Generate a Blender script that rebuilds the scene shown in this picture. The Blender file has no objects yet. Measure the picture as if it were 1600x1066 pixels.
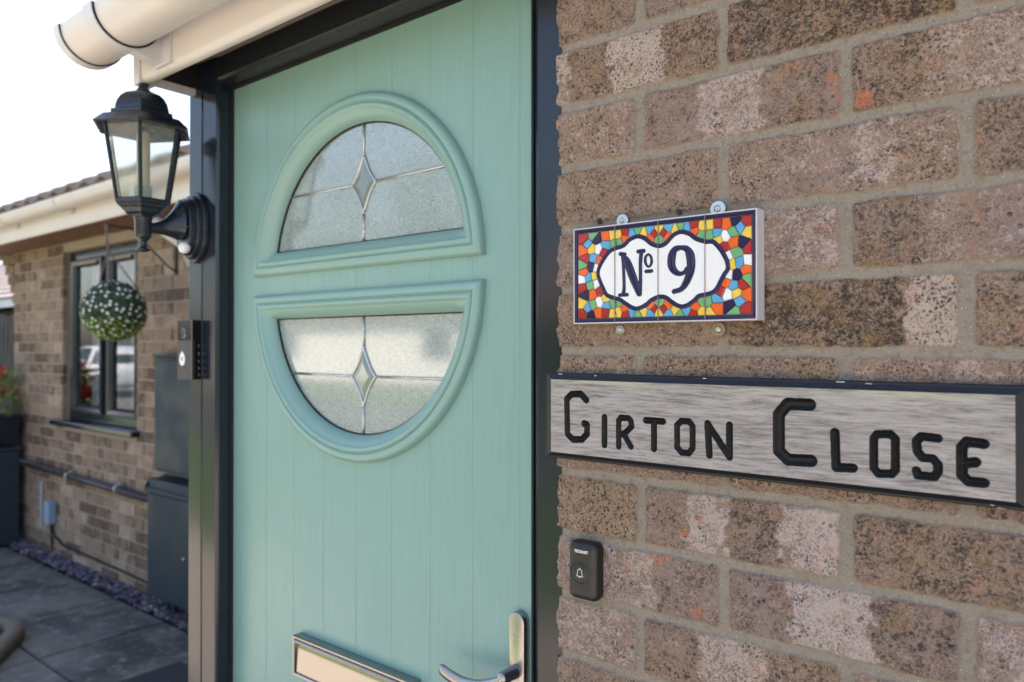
import bpy, bmesh, math, random
import numpy as np
from mathutils import Vector, Matrix
R = math.radians
random.seed(7); rng = np.random.default_rng(11)
scn = bpy.context.scene
COL = scn.collection

# ------------------------------------------------------------------ camera
cd = bpy.data.cameras.new('camera'); cam = bpy.data.objects.new('camera', cd); COL.objects.link(cam)
cam.location = (0, 0, 1.47); cam.rotation_euler = (R(90.37), 0, R(38.88))
cd.lens = 26.36; cd.sensor_width = 36; cd.clip_start = .02; cd.clip_end = 600
cd.dof.use_dof = True; cd.dof.focus_distance = .90; cd.dof.aperture_fstop = 5.4; cd.dof.aperture_blades = 0
scn.camera = cam
# ------------------------------------------------------------------ world, sun, exposure
SUN_EL, SUN_AZ = 55, 4            # azimuth measured from +Y towards +X
w = bpy.data.worlds.new('World'); scn.world = w; w.use_nodes = True
nt = w.node_tree; bg = nt.nodes['Background']; sky = nt.nodes.new('ShaderNodeTexSky')
sky.sky_type = 'NISHITA'; sky.sun_disc = False; sky.sun_elevation = R(SUN_EL); sky.sun_rotation = R(SUN_AZ)
sky.dust_density = 3.0; sky.air_density = 1.0; sky.ozone_density = 1.0
nt.links.new(sky.outputs[0], bg.inputs[0]); bg.inputs[1].default_value = .13
sd = bpy.data.lights.new('sun', 'SUN'); so = bpy.data.objects.new('sun', sd); COL.objects.link(so)
sd.energy = 4.0; sd.angle = R(.5); sd.color = (1, .93, .82)
sdir = Vector((math.sin(R(SUN_AZ))*math.cos(R(SUN_EL)), math.cos(R(SUN_AZ))*math.cos(R(SUN_EL)), math.sin(R(SUN_EL))))
so.rotation_euler = sdir.to_track_quat('Z', 'Y').to_euler()
vs = scn.view_settings; vs.view_transform = 'Standard'; vs.look = 'None'; vs.gamma = 1; vs.exposure = 1.95
vs.use_white_balance = True; vs.white_balance_temperature = 6900; vs.white_balance_tint = 14

# ------------------------------------------------------------------ helpers
def tag(o, label=None, cat=None, group=None, kind=None):
    if label: o['label'] = label
    if cat: o['category'] = cat
    if group: o['group'] = group
    if kind: o['kind'] = kind
    return o
def empty(name, loc=(0,0,0), label=None, cat=None, group=None):
    o = bpy.data.objects.new(name, None); COL.objects.link(o); o.location = loc; o.empty_display_size = .05
    return tag(o, label, cat, group)
def link(name, me, mats, parent=None, smooth=False):
    o = bpy.data.objects.new(name, me); COL.objects.link(o)
    for m in (mats if isinstance(mats, (list, tuple)) else [mats]): me.materials.append(m)
    if parent is not None:
        o.parent = parent; o.matrix_parent_inverse = Matrix.Translation(-world_loc(parent))
    if smooth: me.polygons.foreach_set('use_smooth', [True]*len(me.polygons))
    return o
def world_loc(o):
    v = Vector(o.location)
    if o.parent: v = world_loc(o.parent) + o.matrix_parent_inverse.translation + v
    return v
def bobj(name, bm, mats, parent=None, smooth=False, bevel=0, angle=None):
    me = bpy.data.meshes.new(name)
    bmesh.ops.recalc_face_normals(bm, faces=bm.faces[:])
    bm.to_mesh(me); bm.free()
    o = link(name, me, mats, parent, smooth)
    if bevel:
        b = o.modifiers.new('bevel', 'BEVEL'); b.width = bevel; b.segments = 3; b.limit_method = 'ANGLE'; b.angle_limit = R(35)
        b.harden_normals = False
    if angle is not None:
        me.polygons.foreach_set('use_smooth', [True]*len(me.polygons))
        s = o.modifiers.new('edge', 'EDGE_SPLIT'); s.split_angle = R(angle)
    return o
def box(bm, x0, x1, y0, y1, z0, z1, mi=0, bev=0):
    vs_ = [bm.verts.new(p) for p in ((x0,y0,z0),(x1,y0,z0),(x1,y1,z0),(x0,y1,z0),(x0,y0,z1),(x1,y0,z1),(x1,y1,z1),(x0,y1,z1))]
    fs = [bm.faces.new([vs_[i] for i in f]) for f in ((0,1,5,4),(1,2,6,5),(2,3,7,6),(3,0,4,7),(4,5,6,7),(3,2,1,0))]
    for f in fs: f.material_index = mi
    if bev: bmesh.ops.bevel(bm, geom=list({e for f in fs for e in f.edges}), offset=bev, segments=2, affect='EDGES')
def B(*a, **k):
    bm = bmesh.new(); box(bm, *a, **k); return bm
def loft(bm, rings, closed=True, cap=False, mi=0):
    """rings: list of lists of points with equal counts"""
    vr = [[bm.verts.new(p) for p in r] for r in rings]; n = len(rings[0])
    for a, b in zip(vr[:-1], vr[1:]):
        for i in range(n if closed else n-1):
            j = (i+1) % n
            try: bm.faces.new((a[i], a[j], b[j], b[i])).material_index = mi
            except ValueError: pass
    if cap:
        for r in (vr[0], vr[-1]):
            try: bm.faces.new(r).material_index = mi
            except ValueError: pass
    return vr
def lathe(bm, prof, c=(0,0), n=32, axis='Z', a0=0, mi=0, cap=True, skew=None):
    """prof: list of (r, t); c the two other coordinates' centre"""
    rings = []
    for r, t in prof:
        r = max(r, 1e-5); ring = []
        for i in range(n):
            a = a0 + 2*math.pi*i/n; u, v = r*math.cos(a), r*math.sin(a)
            if axis == 'Z': ring.append((c[0]+u, c[1]+v, t))
            elif axis == 'Y': ring.append((c[0]+u, t, c[1]+v + (skew(t) if skew else 0)))
            else: ring.append((t, c[0]+u, c[1]+v))
        rings.append(ring)
    loft(bm, rings, True, cap, mi)
def tube(bm, pts, r, n=10, cap=True, mi=0):
    pts = [Vector(p) for p in pts]; rings = []; up = None
    for i, p in enumerate(pts):
        d = (pts[min(i+1, len(pts)-1)] - pts[max(i-1, 0)]).normalized()
        if up is None: up = Vector((0,0,1)) if abs(d.z) < .9 else Vector((1,0,0))
        s = d.cross(up).normalized(); up = s.cross(d).normalized()
        rr = r[i] if isinstance(r, (list, tuple)) else r
        rings.append([p + s*rr*math.cos(2*math.pi*k/n) + up*rr*math.sin(2*math.pi*k/n) for k in range(n)])
    loft(bm, rings, True, cap, mi)
def prism(bm, poly, y0, y1, mi=0):
    """polygon (x,z) extruded along Y"""
    a = [bm.verts.new((x, y0, z)) for x, z in poly]; b = [bm.verts.new((x, y1, z)) for x, z in poly]
    bm.faces.new(a).material_index = mi; bm.faces.new(b[::-1]).material_index = mi
    for i in range(len(poly)):
        j = (i+1) % len(poly); bm.faces.new((a[i], a[j], b[j], b[i])).material_index = mi
def grid_mesh(name, P, attrs=None):
    """P: (m,n,3) array -> quad mesh, attrs: dict name->(m,n)"""
    m, n = P.shape[:2]; me = bpy.data.meshes.new(name)
    idx = np.arange(m*n).reshape(m, n)
    q = np.stack([idx[:-1,:-1], idx[1:,:-1], idx[1:,1:], idx[:-1,1:]], -1).reshape(-1, 4)
    me.vertices.add(m*n); me.vertices.foreach_set('co', P.reshape(-1).astype(np.float32))
    me.loops.add(q.size); me.loops.foreach_set('vertex_index', q.reshape(-1).astype(np.int32))
    me.polygons.add(len(q)); me.polygons.foreach_set('loop_start', (np.arange(len(q))*4).astype(np.int32))
    me.polygons.foreach_set('loop_total', np.full(len(q), 4, np.int32))
    me.update(calc_edges=True); me.polygons.foreach_set('use_smooth', np.ones(len(q), bool))
    for k, v in (attrs or {}).items():
        at = me.attributes.new(k, 'FLOAT', 'POINT'); at.data.foreach_set('value', v.reshape(-1).astype(np.float32))
    return me
def vnoise(x, y, seed=0):
    xi = np.floor(x).astype(np.int64); yi = np.floor(y).astype(np.int64); xf = x-xi; yf = y-yi
    u = xf*xf*(3-2*xf); v = yf*yf*(3-2*yf)
    def h(a, b):
        n = (a*374761393 + b*668265263 + seed*974711) & 0xffffffff
        n = ((n ^ (n >> 13))*1274126177) & 0xffffffff
        return ((n ^ (n >> 16)) & 0xffff)/65535.
    return (h(xi,yi)*(1-u)+h(xi+1,yi)*u)*(1-v) + (h(xi,yi+1)*(1-u)+h(xi+1,yi+1)*u)*v
def fbm(x, y, o=3, seed=0):
    s = 0; a = .5; t = 0
    for i in range(o): s = s + a*vnoise(x*2**i, y*2**i, seed+i); t += a; a *= .5
    return s/t
def sstep(a, b, x):
    t = np.clip((x-a)/(b-a), 0, 1); return t*t*(3-2*t)

# ------------------------------------------------------------------ materials
class NT:
    def __init__(s, name):
        s.m = bpy.data.materials.new(name); s.m.use_nodes = True; s.t = s.m.node_tree; s.b = s.t.nodes['Principled BSDF']; s.co = None
    def n(s, typ, **k):
        nd = s.t.nodes.new(typ)
        for a, v in k.items():
            if a.startswith('i_'):
                key = a[2:]; nd.inputs[int(key) if key.isdigit() else key.replace('_', ' ')].default_value = v
            else: setattr(nd, a, v)
        return nd
    def l(s, a, b): s.t.links.new(a, b)
    def coord(s, scale=None):
        if s.co is None: s.co = s.n('ShaderNodeTexCoord').outputs['Object']
        if scale is None: return s.co
        mp = s.n('ShaderNodeMapping'); mp.inputs['Scale'].default_value = scale; s.l(s.co, mp.inputs[0]); return mp.outputs[0]
    def noise(s, sc, det=4, rough=.55, scale=None, dist=0):
        nd = s.n('ShaderNodeTexNoise'); nd.inputs['Scale'].default_value = sc; nd.inputs['Detail'].default_value = det
        nd.inputs['Roughness'].default_value = rough; nd.inputs['Distortion'].default_value = dist
        s.l(s.coord(scale), nd.inputs['Vector']); return nd.outputs[0]
    def voro(s, sc, feat='F1', out='Distance', rnd=1, scale=None):
        nd = s.n('ShaderNodeTexVoronoi'); nd.feature = feat; nd.inputs['Scale'].default_value = sc; nd.inputs['Randomness'].default_value = rnd
        s.l(s.coord(scale), nd.inputs['Vector']); return nd.outputs[out]
    def attr(s, name): return s.n('ShaderNodeAttribute', attribute_name=name).outputs['Fac']
    def math(s, op, a, b=0., c=None, clamp=False):
        nd = s.n('ShaderNodeMath'); nd.operation = op; nd.use_clamp = clamp
        for i, v in enumerate((a, b) if c is None else (a, b, c)):
            if hasattr(v, 'links'): s.l(v, nd.inputs[i])
            else: nd.inputs[i].default_value = v
        return nd.outputs[0]
    def ramp(s, f, lo, hi, a=0., b=1.):
        nd = s.n('ShaderNodeMapRange'); nd.interpolation_type = 'SMOOTHSTEP'
        s.l(f, nd.inputs[0])
        for i, v in zip((1,2,3,4), (lo, hi, a, b)): nd.inputs[i].default_value = v
        return nd.outputs[0]
    def mix(s, f, a, b):
        nd = s.n('ShaderNodeMix'); nd.data_type = 'RGBA'
        for v, i in ((f, 0), (a, 6), (b, 7)):
            if hasattr(v, 'links'): s.l(v, nd.inputs[i])
            else: nd.inputs[i].default_value = v if i == 0 else (tuple(v)+(1,))[:4]
        return nd.outputs[2]
    def bump(s, h, st=.3, dist=.001, nrm=None):
        nd = s.n('ShaderNodeBump'); nd.inputs['Strength'].default_value = st; nd.inputs['Distance'].default_value = dist
        s.l(h, nd.inputs['Height'])
        if nrm is not None: s.l(nrm, nd.inputs['Normal'])
        s.l(nd.outputs[0], s.b.inputs['Normal']); return nd.outputs[0]
    def color(s, c):
        if hasattr(c, 'links'): s.l(c, s.b.inputs['Base Color'])
        else: s.b.inputs['Base Color'].default_value = (tuple(c)+(1,))[:4]
    def rough(s, r):
        if hasattr(r, 'links'): s.l(r, s.b.inputs['Roughness'])
        else: s.b.inputs['Roughness'].default_value = r
def plain(name, c, rough=.5, metal=0, var=.12, sc=30, bump=.1, bd=.0005, coat=0):
    t = NT(name); f = t.noise(sc, 5)
    t.color(t.mix(f, [x*(1-var) for x in c], [min(1, x*(1+var)) for x in c]))
    r = t.noise(sc*.4, 4); t.rough(t.ramp(r, .3, .7, rough*.85, min(1, rough*1.15)))
    t.b.inputs['Metallic'].default_value = metal; t.b.inputs['Coat Weight'].default_value = coat
    if bump: t.bump(t.noise(sc*8, 3), bump, bd)
    return t.m
def glass_mat(name, rough=.02, tint=(1,1,1)):
    t = NT(name); t.b.inputs['Transmission Weight'].default_value = 1; t.rough(rough); t.color(tint); t.b.inputs['IOR'].default_value = 1.45
    return t.m

M = {}
# near brick
t = NT('weathered_brick')
mask, tone, red, warm = t.attr('mask'), t.attr('tone'), t.attr('red'), t.attr('warm')
n1 = t.noise(70, 6, .7); n2 = t.noise(260, 5, .75); n3 = t.noise(30, 4, .6); n4 = t.noise(620, 3, .7)
gc = t.n('ShaderNodeSeparateColor'); t.l(t.voro(330, 'F1', 'Color'), gc.inputs[0]); gr1 = gc.outputs[0]; gr2 = gc.outputs[1]
gb = t.n('ShaderNodeSeparateColor'); t.l(t.voro(150, 'F1', 'Color'), gb.inputs[0]); gr3 = gb.outputs[2]
tn = t.math('ADD', tone, t.math('MULTIPLY', t.math('SUBTRACT', n1, .5), 2.2))
tn = t.math('ADD', tn, t.math('MULTIPLY', t.math('SUBTRACT', n2, .5), 2.7))
tn = t.math('ADD', tn, t.math('MULTIPLY', t.math('SUBTRACT', gr1, .5), .6))
tn = t.math('ADD', tn, t.math('MULTIPLY', t.math('SUBTRACT', gr3, .5), .35))
basec = t.mix(warm, (.240,.170,.142), (.285,.192,.120)); darkc = t.mix(warm, (.045,.034,.031), (.062,.041,.025)); pale = t.mix(warm, (.42,.34,.31), (.43,.335,.255))
c = t.mix(t.ramp(tn, -1.3, -.15), darkc, basec)
c = t.mix(t.ramp(tn, -.05, 1.05), c, pale)
oc = t.math('MULTIPLY', t.ramp(n3, .50, .68), t.ramp(tone, -.05, -.7))
c = t.mix(t.math('MULTIPLY', oc, .55), c, (.24,.145,.055))
c = t.mix(t.math('MULTIPLY', t.ramp(t.noise(46, 5, .75), .54, .68), .50), c, (.36,.17,.10))
v1 = t.voro(250); v2 = t.voro(480); v3 = t.voro(95)
dens = t.math('ADD', t.noise(34, 3, .65), t.math('MULTIPLY', t.math('SUBTRACT', warm, .5), .22))
p1 = t.math('MULTIPLY', t.ramp(v1, .44, .22), t.ramp(dens, .46, .60))
p2 = t.math('MULTIPLY', t.ramp(v2, .40, .24), t.ramp(dens, .30, .50))
p3 = t.math('MULTIPLY', t.ramp(v3, .24, .15), t.ramp(t.noise(40, 2), .56, .62))
pit = t.math('MAXIMUM', t.math('MAXIMUM', p1, t.math('MULTIPLY', p2, .75)), p3)
c = t.mix(t.math('MULTIPLY', pit, t.ramp(gr2, 0, 1, .55, .95)), c, (.030,.027,.030))
rd = t.ramp(t.math('ADD', red, t.math('ADD', t.math('MULTIPLY', t.math('SUBTRACT', n2, .5), 1.6), t.math('MULTIPLY', t.math('SUBTRACT', n1, .5), 2.2))), .42, .80)
c = t.mix(t.math('MULTIPLY', rd, .85), c, t.mix(n4, (.36,.10,.050), (.50,.20,.11)))
c = t.mix(t.ramp(n4, .58, .70, 0, .55), c, (.62,.54,.46))
mort = t.mix(n2, (.215,.180,.140), (.315,.268,.208))
mort = t.mix(t.ramp(gr1, .78, .95, 0, .45), mort, (.15,.13,.105))
mort = t.mix(t.ramp(t.noise(800, 2, .8), .55, .68, 0, .45), mort, (.50,.47,.41))
sp = t.ramp(t.voro(210), .085, .05)
mort = t.mix(sp, mort, (.85,.83,.78))
mort = t.mix(t.math('MULTIPLY', t.ramp(n1, .5, .66), .5), mort, (.22,.17,.12))
c = t.mix(mask, mort, c); t.color(c); t.rough(.92); t.b.inputs['Specular IOR Level'].default_value = .25
hh = t.math('SUBTRACT', t.math('MULTIPLY', n2, .8), t.math('MULTIPLY', t.math('MULTIPLY', pit, mask), 1.0))
hh = t.math('ADD', hh, t.math('MULTIPLY', n4, .35)); t.bump(hh, .8, .0015)
M['brick'] = t.m

# far brick: per brick random attribute
t = NT('blurred_buff_brick'); rv = t.attr('rnd'); n = t.noise(14, 4, .7); n5 = t.noise(60, 4, .7)
f = t.math('ADD', rv, t.math('MULTIPLY', t.math('SUBTRACT', n, .5), 1.6))
c = t.mix(t.ramp(f, 0, .55), (.110,.070,.048), (.275,.190,.132)); c = t.mix(t.ramp(f, .6, 1.15), c, (.42,.315,.235))
c = t.mix(t.ramp(n5, .56, .66, 0, .55), c, (.10,.07,.055)); t.color(c); t.rough(.95); t.bump(n5, .4, .003); M['brick_far'] = t.m
M['mortar'] = plain('mortar', (.36,.30,.235), .95, var=.15, sc=40, bump=.3, bd=.002)

# door paint
t = NT('sage_green_woodgrain_door')
gx = t.n('ShaderNodeSeparateXYZ'); t.l(t.coord(), gx.inputs[0])
pm = t.math('ABSOLUTE', t.math('SUBTRACT', t.math('PINGPONG', t.math('ADD', gx.outputs[0], 1.289+.0965*8), .04825), 0.0))
groove = t.ramp(pm, .0, .0011)
grain = t.noise(190, 5, .6, scale=(1,1,.035), dist=.4); g2 = t.noise(520, 4, .6, scale=(1,1,.03)); bl = t.noise(3.0, 2, .5, scale=(1,1,.4))
cc = t.mix(t.ramp(grain, .3, .7), (.212,.372,.328), (.232,.402,.354)); t.color(t.mix(groove, (.175,.315,.262), cc))
gr = t.math('MULTIPLY', t.ramp(grain, .38, .62), .5)
h = t.math('ADD', t.math('MULTIPLY', groove, 1.6), t.math('MULTIPLY', t.math('ADD', gr, t.math('MULTIPLY', g2, .35)), .45))
t.rough(t.ramp(bl, .3, .7, .27, .42)); t.bump(h, .42, .0010); M['door'] = t.m
t = NT('sage_green_moulding'); grain = t.noise(150, 4, .6, scale=(1,1,.3)); t.color(t.mix(grain, (.228,.392,.345), (.248,.418,.366))); t.rough(.36); t.bump(grain, .12, .0004); M['trim'] = t.m

def upvc(name, c, r, sc=(1,1,.04)):
    t = NT(name); g = t.noise(260, 4, .6, scale=sc); t.color(t.mix(g, [x*.85 for x in c], [x*1.15 for x in c])); t.rough(t.ramp(t.noise(4,3), .3, .7, r*.85, r*1.25)); t.bump(g, .18, .0004)
    return t.m
M['frame'] = upvc('anthracite_upvc', (.012,.018,.027), .16)
M['frame_h'] = upvc('anthracite_upvc_head', (.018,.019,.023), .25, (.04,1,1))
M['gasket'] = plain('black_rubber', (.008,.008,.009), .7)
M['white_pvc'] = plain('cream_white_upvc', (.72,.67,.63), .38, var=.05, sc=8, bump=.04)
M['bracket_pvc'] = plain('white_upvc', (.66,.645,.66), .4, var=.04, sc=10, bump=.04)
M['lamp'] = plain('black_painted_cast_metal', (.014,.019,.028), .26, 0, var=.25, sc=60, bump=.25, bd=.0006, coat=.15)
M['lamp_glass'] = glass_mat('weathered_lamp_glass', .05); M['lamp_glass'].node_tree.nodes['Principled BSDF'].inputs['Transmission Weight'].default_value = .91; M['lamp_glass'].node_tree.nodes['Principled BSDF'].inputs['Base Color'].default_value = (.97,.97,.92,1)
M['lamp_in'] = plain('cream_lamp_interior', (.82,.80,.66), .6)
M['bulb'] = plain('cream_bulb_tube', (.72,.66,.45), .4)
M['holder'] = plain('pale_green_lamp_holder', (.42,.50,.44), .5)
M['sensor'] = plain('white_sensor_dome', (.85,.85,.85), .25)
M['black_plastic'] = plain('black_plastic', (.010,.0105,.011), .38, var=.1, sc=200, bump=.12, bd=.0002)
M['gloss_black'] = plain('gloss_black_plastic', (.006,.006,.007), .12, bump=0)
M['bronze'] = plain('venetian_bronze_plastic', (.055,.048,.050), .35, .3)
M['white_print'] = plain('white_print', (.85,.85,.85), .5, bump=0, var=.02)
M['chrome'] = plain('satin_chrome', (.33,.32,.305), .13, 1, var=.05, sc=90, bump=.03)
M['chrome_soft'] = plain('brushed_nickel', (.40,.385,.375), .30, 1, var=.06, sc=90, bump=.05)
M['zinc'] = plain('zinc_screw', (.55,.55,.54), .28, 1, var=.2, sc=400, bump=.2)
M['rusty'] = plain('rust_stained_washer', (.28,.20,.14), .6, .4, var=.5, sc=500, bump=.4)
M['plug'] = plain('dark_wall_plug', (.045,.035,.033), .6)
# sign
t = NT('weathered_grey_wood'); ink = t.attr('ink')
def fibre(sx, sz, det=5, rough=.65, warp=.006, wsc=14, seed=0):
    wn = t.noise(wsc, 3, .5, scale=(.6,1,1)); sp_ = t.n('ShaderNodeSeparateXYZ'); t.l(t.coord(), sp_.inputs[0]); cb_ = t.n('ShaderNodeCombineXYZ')
    t.l(t.math('MULTIPLY', sp_.outputs[0], sx), cb_.inputs[0]); t.l(t.math('MULTIPLY', t.math('ADD', sp_.outputs[2], t.math('MULTIPLY', wn, warp)), sz), cb_.inputs[2]); cb_.inputs[1].default_value = seed
    nd = t.n('ShaderNodeTexNoise'); nd.inputs['Scale'].default_value = 1; nd.inputs['Detail'].default_value = det; nd.inputs['Roughness'].default_value = rough; t.l(cb_.outputs[0], nd.inputs['Vector']); return nd.outputs[0]
g1 = fibre(26, 380, warp=.016, wsc=8); g2 = fibre(48, 760, 4, .6, .016, 9, 3.3); g4 = fibre(9, 120, 4, .6, .035, 7, 7.7); g3 = t.noise(12, 3, .5, scale=(.4,1,1))
c = t.mix(t.ramp(g1, .34, .60), (.18,.155,.138), (.345,.315,.285)); c = t.mix(t.ramp(g4, .44, .62, 0, .6), c, (.43,.395,.35))
crk = t.ramp(t.math('ABSOLUTE', t.math('SUBTRACT', g2, .56)), .030, .008); c = t.mix(t.math('MULTIPLY', crk, t.ramp(g1, .66, .42, 0, .75)), c, (.080,.068,.062)); c = t.mix(t.ramp(g3, .45, .7, 0, .25), c, (.42,.385,.345))
edge = t.attr('edge'); c = t.mix(t.math('MULTIPLY', t.ramp(edge, .5, 1), t.ramp(g4, .42, .6, 0, .55)), c, (.42,.43,.27))
blk = t.mix(g2, (.004,.004,.005), (.012,.011,.011)); f = t.ramp(ink, .45, .55)
t.color(t.mix(f, c, blk)); t.rough(t.math('SUBTRACT', .82, t.math('MULTIPLY', f, .36))); t.l(t.math('SUBTRACT', .5, t.math('MULTIPLY', f, .25)), t.b.inputs['Specular IOR Level'])
t.bump(t.math('MULTIPLY', t.math('ADD', g1, g2), t.math('SUBTRACT', 1, t.math('MULTIPLY', f, .75))), .55, .0007); M['sign_face'] = t.m
t = NT('chipped_black_edge'); n = t.noise(60, 4, .7, scale=(.5,1,1)); s2 = t.noise(400, 4, .7, scale=(.08,1,1))
ch = t.ramp(n, .70, .715); t.color(t.mix(ch, t.mix(s2, (.005,.006,.009), (.017,.019,.024)), (.52,.50,.46))); t.rough(.33); t.bump(s2, .35, .0005); t.b.inputs['Specular IOR Level'].default_value = .35; M['sign_edge'] = t.m
def glaze(name, c, v=.1):
    t = NT(name); n = t.noise(140, 4, .6); t.color(t.mix(n, [x*(1-v*1.6) for x in c], [min(1, x*(1+v)) for x in c])); t.rough(.10); t.b.inputs['Specular IOR Level'].default_value = .42
    t.bump(t.noise(90, 3), .12, .0008); return t.m
GL = dict(R=(.40,.022,.020), O=(.80,.125,.018), Y=(.80,.56,.085), B=(.095,.36,.60), G=(.16,.40,.17), W=(.80,.80,.78), N=(.012,.008,.055))
for k, v in GL.items(): M['gl'+k] = glaze({'R':'deep_red','O':'orange','Y':'yellow','B':'sky_blue','G':'leaf_green','W':'white','N':'navy'}[k]+'_glaze', v, .05 if k=='W' else .16)
M['tile_body'] = plain('bisque_line', (.10,.085,.075), .6)
M['tile_joint'] = plain('pink_grey_joint', (.26,.17,.17), .7)
M['white_metal'] = plain('white_powder_coated_metal', (.60,.585,.585), .4, var=.05, sc=200)
# background
M['roof_tile'] = plain('brown_concrete_tile', (.25,.175,.135), .9, var=.45, sc=12, bump=.4, bd=.004)
M['grey_tile'] = plain('grey_concrete_tile', (.20,.18,.175), .9, var=.35, sc=9, bump=.4, bd=.004)
M['teal'] = upvc('dark_teal_painted_metal', (.010,.027,.039), .55)
M['navy_wood'] = upvc('dark_blue_painted_timber', (.020,.032,.045), .5)
M['pipe'] = plain('dark_grey_pipe', (.022,.025,.032), .4)
M['pipe_clip'] = plain('weathered_pale_clip', (.30,.27,.25), .6)
M['blue_box'] = plain('pale_blue_grey_plastic', (.24,.34,.44), .5)
M['pale_strip'] = plain('pale_plastic_strip', (.42,.44,.47), .6)
M['iron'] = plain('rusty_black_iron', (.045,.032,.028), .7, var=.4, sc=80)
M['chain'] = plain('weathered_chain', (.20,.15,.135), .55, .6, var=.3, sc=120)
M['leaf'] = plain('box_leaf_green', (.045,.098,.045), .5, var=.5, sc=60, bump=0)
M['leaf_l'] = plain('fresh_leaf_green', (.20,.30,.045), .5, var=.4, sc=50, bump=0)
M['leaf_h'] = plain('hedge_leaf_green', (.065,.115,.030), .6, var=.5, sc=3, bump=0)
M['leaf_dry'] = plain('dry_leaf', (.17,.13,.06), .7, var=.4, sc=60, bump=0)
M['petal'] = plain('white_petal', (.72,.72,.66), .6, bump=0, var=.05)
M['pink'] = plain('pink_petal', (.75,.045,.10), .5, bump=0, var=.2)
M['redp'] = plain('scarlet_petal', (.62,.05,.02), .5, bump=0, var=.2)
M['fence'] = upvc('dark_brown_stained_timber', (.060,.047,.045), .8)
M['curtain'] = plain('pale_net_curtain', (.44,.48,.52), .9, var=.08, sc=20)
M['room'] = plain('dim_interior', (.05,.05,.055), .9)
M['hall'] = plain('hallway_wall', (.55,.52,.46), .9)
M['stone'] = plain('old_stone_edging', (.17,.145,.115), .95, var=.4, sc=25, bump=.5, bd=.004)
M['soil'] = plain('dark_soil', (.04,.03,.022), .95, var=.4, sc=60, bump=.5, bd=.006)
t = NT('damp_stained_paving'); a = t.noise(2.6, 5, .6); b = t.noise(14, 5, .65); c = t.mix(t.ramp(a, .35, .65), (.045,.048,.048), (.150,.143,.126)); c = t.mix(t.ramp(b, .50, .66, 0, .7), c, (.22,.21,.185))
t.color(c); t.rough(t.ramp(a, .3, .7, .62, .9)); t.bump(b, .35, .004); M['slab'] = t.m
M['slab_gap'] = plain('dark_paving_joint', (.035,.033,.03), .95)
M['ground'] = plain('asphalt', (.10,.098,.092), .95, var=.25, sc=4, bump=.4, bd=.004)
M['drive'] = plain('buff_block_paving', (.42,.37,.31), .9, var=.2, sc=5, bump=.4, bd=.004)
M['grass'] = plain('lawn_grass', (.09,.15,.035), .9, var=.4, sc=8, bump=.6, bd=.02)
t = NT('purple_slate_chips'); rv = t.attr('rnd'); c = t.mix(t.ramp(rv, 0, .75), (.035,.032,.045), (.15,.125,.17)); c = t.mix(t.ramp(rv, .86, .98), c, (.40,.32,.27)); t.color(c); t.rough(.75); M['slate'] = t.m
M['mat'] = plain('dark_doormat', (.028,.033,.038), .95, var=.3, sc=200, bump=.5, bd=.003)
M['car_paint'] = plain('silver_white_car_paint', (.70,.71,.73), .25, .2, bump=0, var=.02, coat=.6)
M['car_glass'] = plain('dark_car_glass', (.02,.024,.03), .05, bump=0)
M['render'] = plain('white_render', (.78,.76,.70), .9, var=.05, sc=4)
M['tyre'] = plain('tyre_rubber', (.02,.02,.02), .8)
M['alloy'] = plain('alloy_wheel', (.55,.56,.58), .3, .8)
M['lampc'] = plain('clear_headlamp', (.75,.76,.78), .08, .6, bump=0)
# obscured door glass
t = NT('obscure_textured_glass'); n1 = t.noise(230, 4, .6, dist=3.0); n2 = t.noise(90, 3, .6, dist=1.0); n3 = t.voro(260, 'SMOOTH_F1')
n4 = t.noise(420, 3, .6, scale=(1,1,.6), dist=4.0)
tx = t.math('ADD', t.math('MULTIPLY', n1, .6), t.math('MULTIPLY', n4, .4))
t.b.inputs['Transmission Weight'].default_value = .45; t.color(t.mix(t.ramp(tx, .42, .58), (.20,.275,.25), (.74,.86,.80))); t.rough(.14); t.b.inputs['IOR'].default_value = 1.6
t.b.inputs['Coat Weight'].default_value = 1; t.b.inputs['Coat IOR'].default_value = 2.1; t.b.inputs['Coat Roughness'].default_value = .07
t.bump(t.math('ADD', tx, t.math('MULTIPLY', n2, .8)), .9, .0016); M['obscure'] = t.m
M['bevel_glass'] = plain('clear_bevelled_glass', (.26,.30,.28), .08, .35, bump=0)
M['lead'] = plain('silver_came', (.56,.58,.57), .28, .9, var=.15, sc=60, bump=.05)

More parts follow.
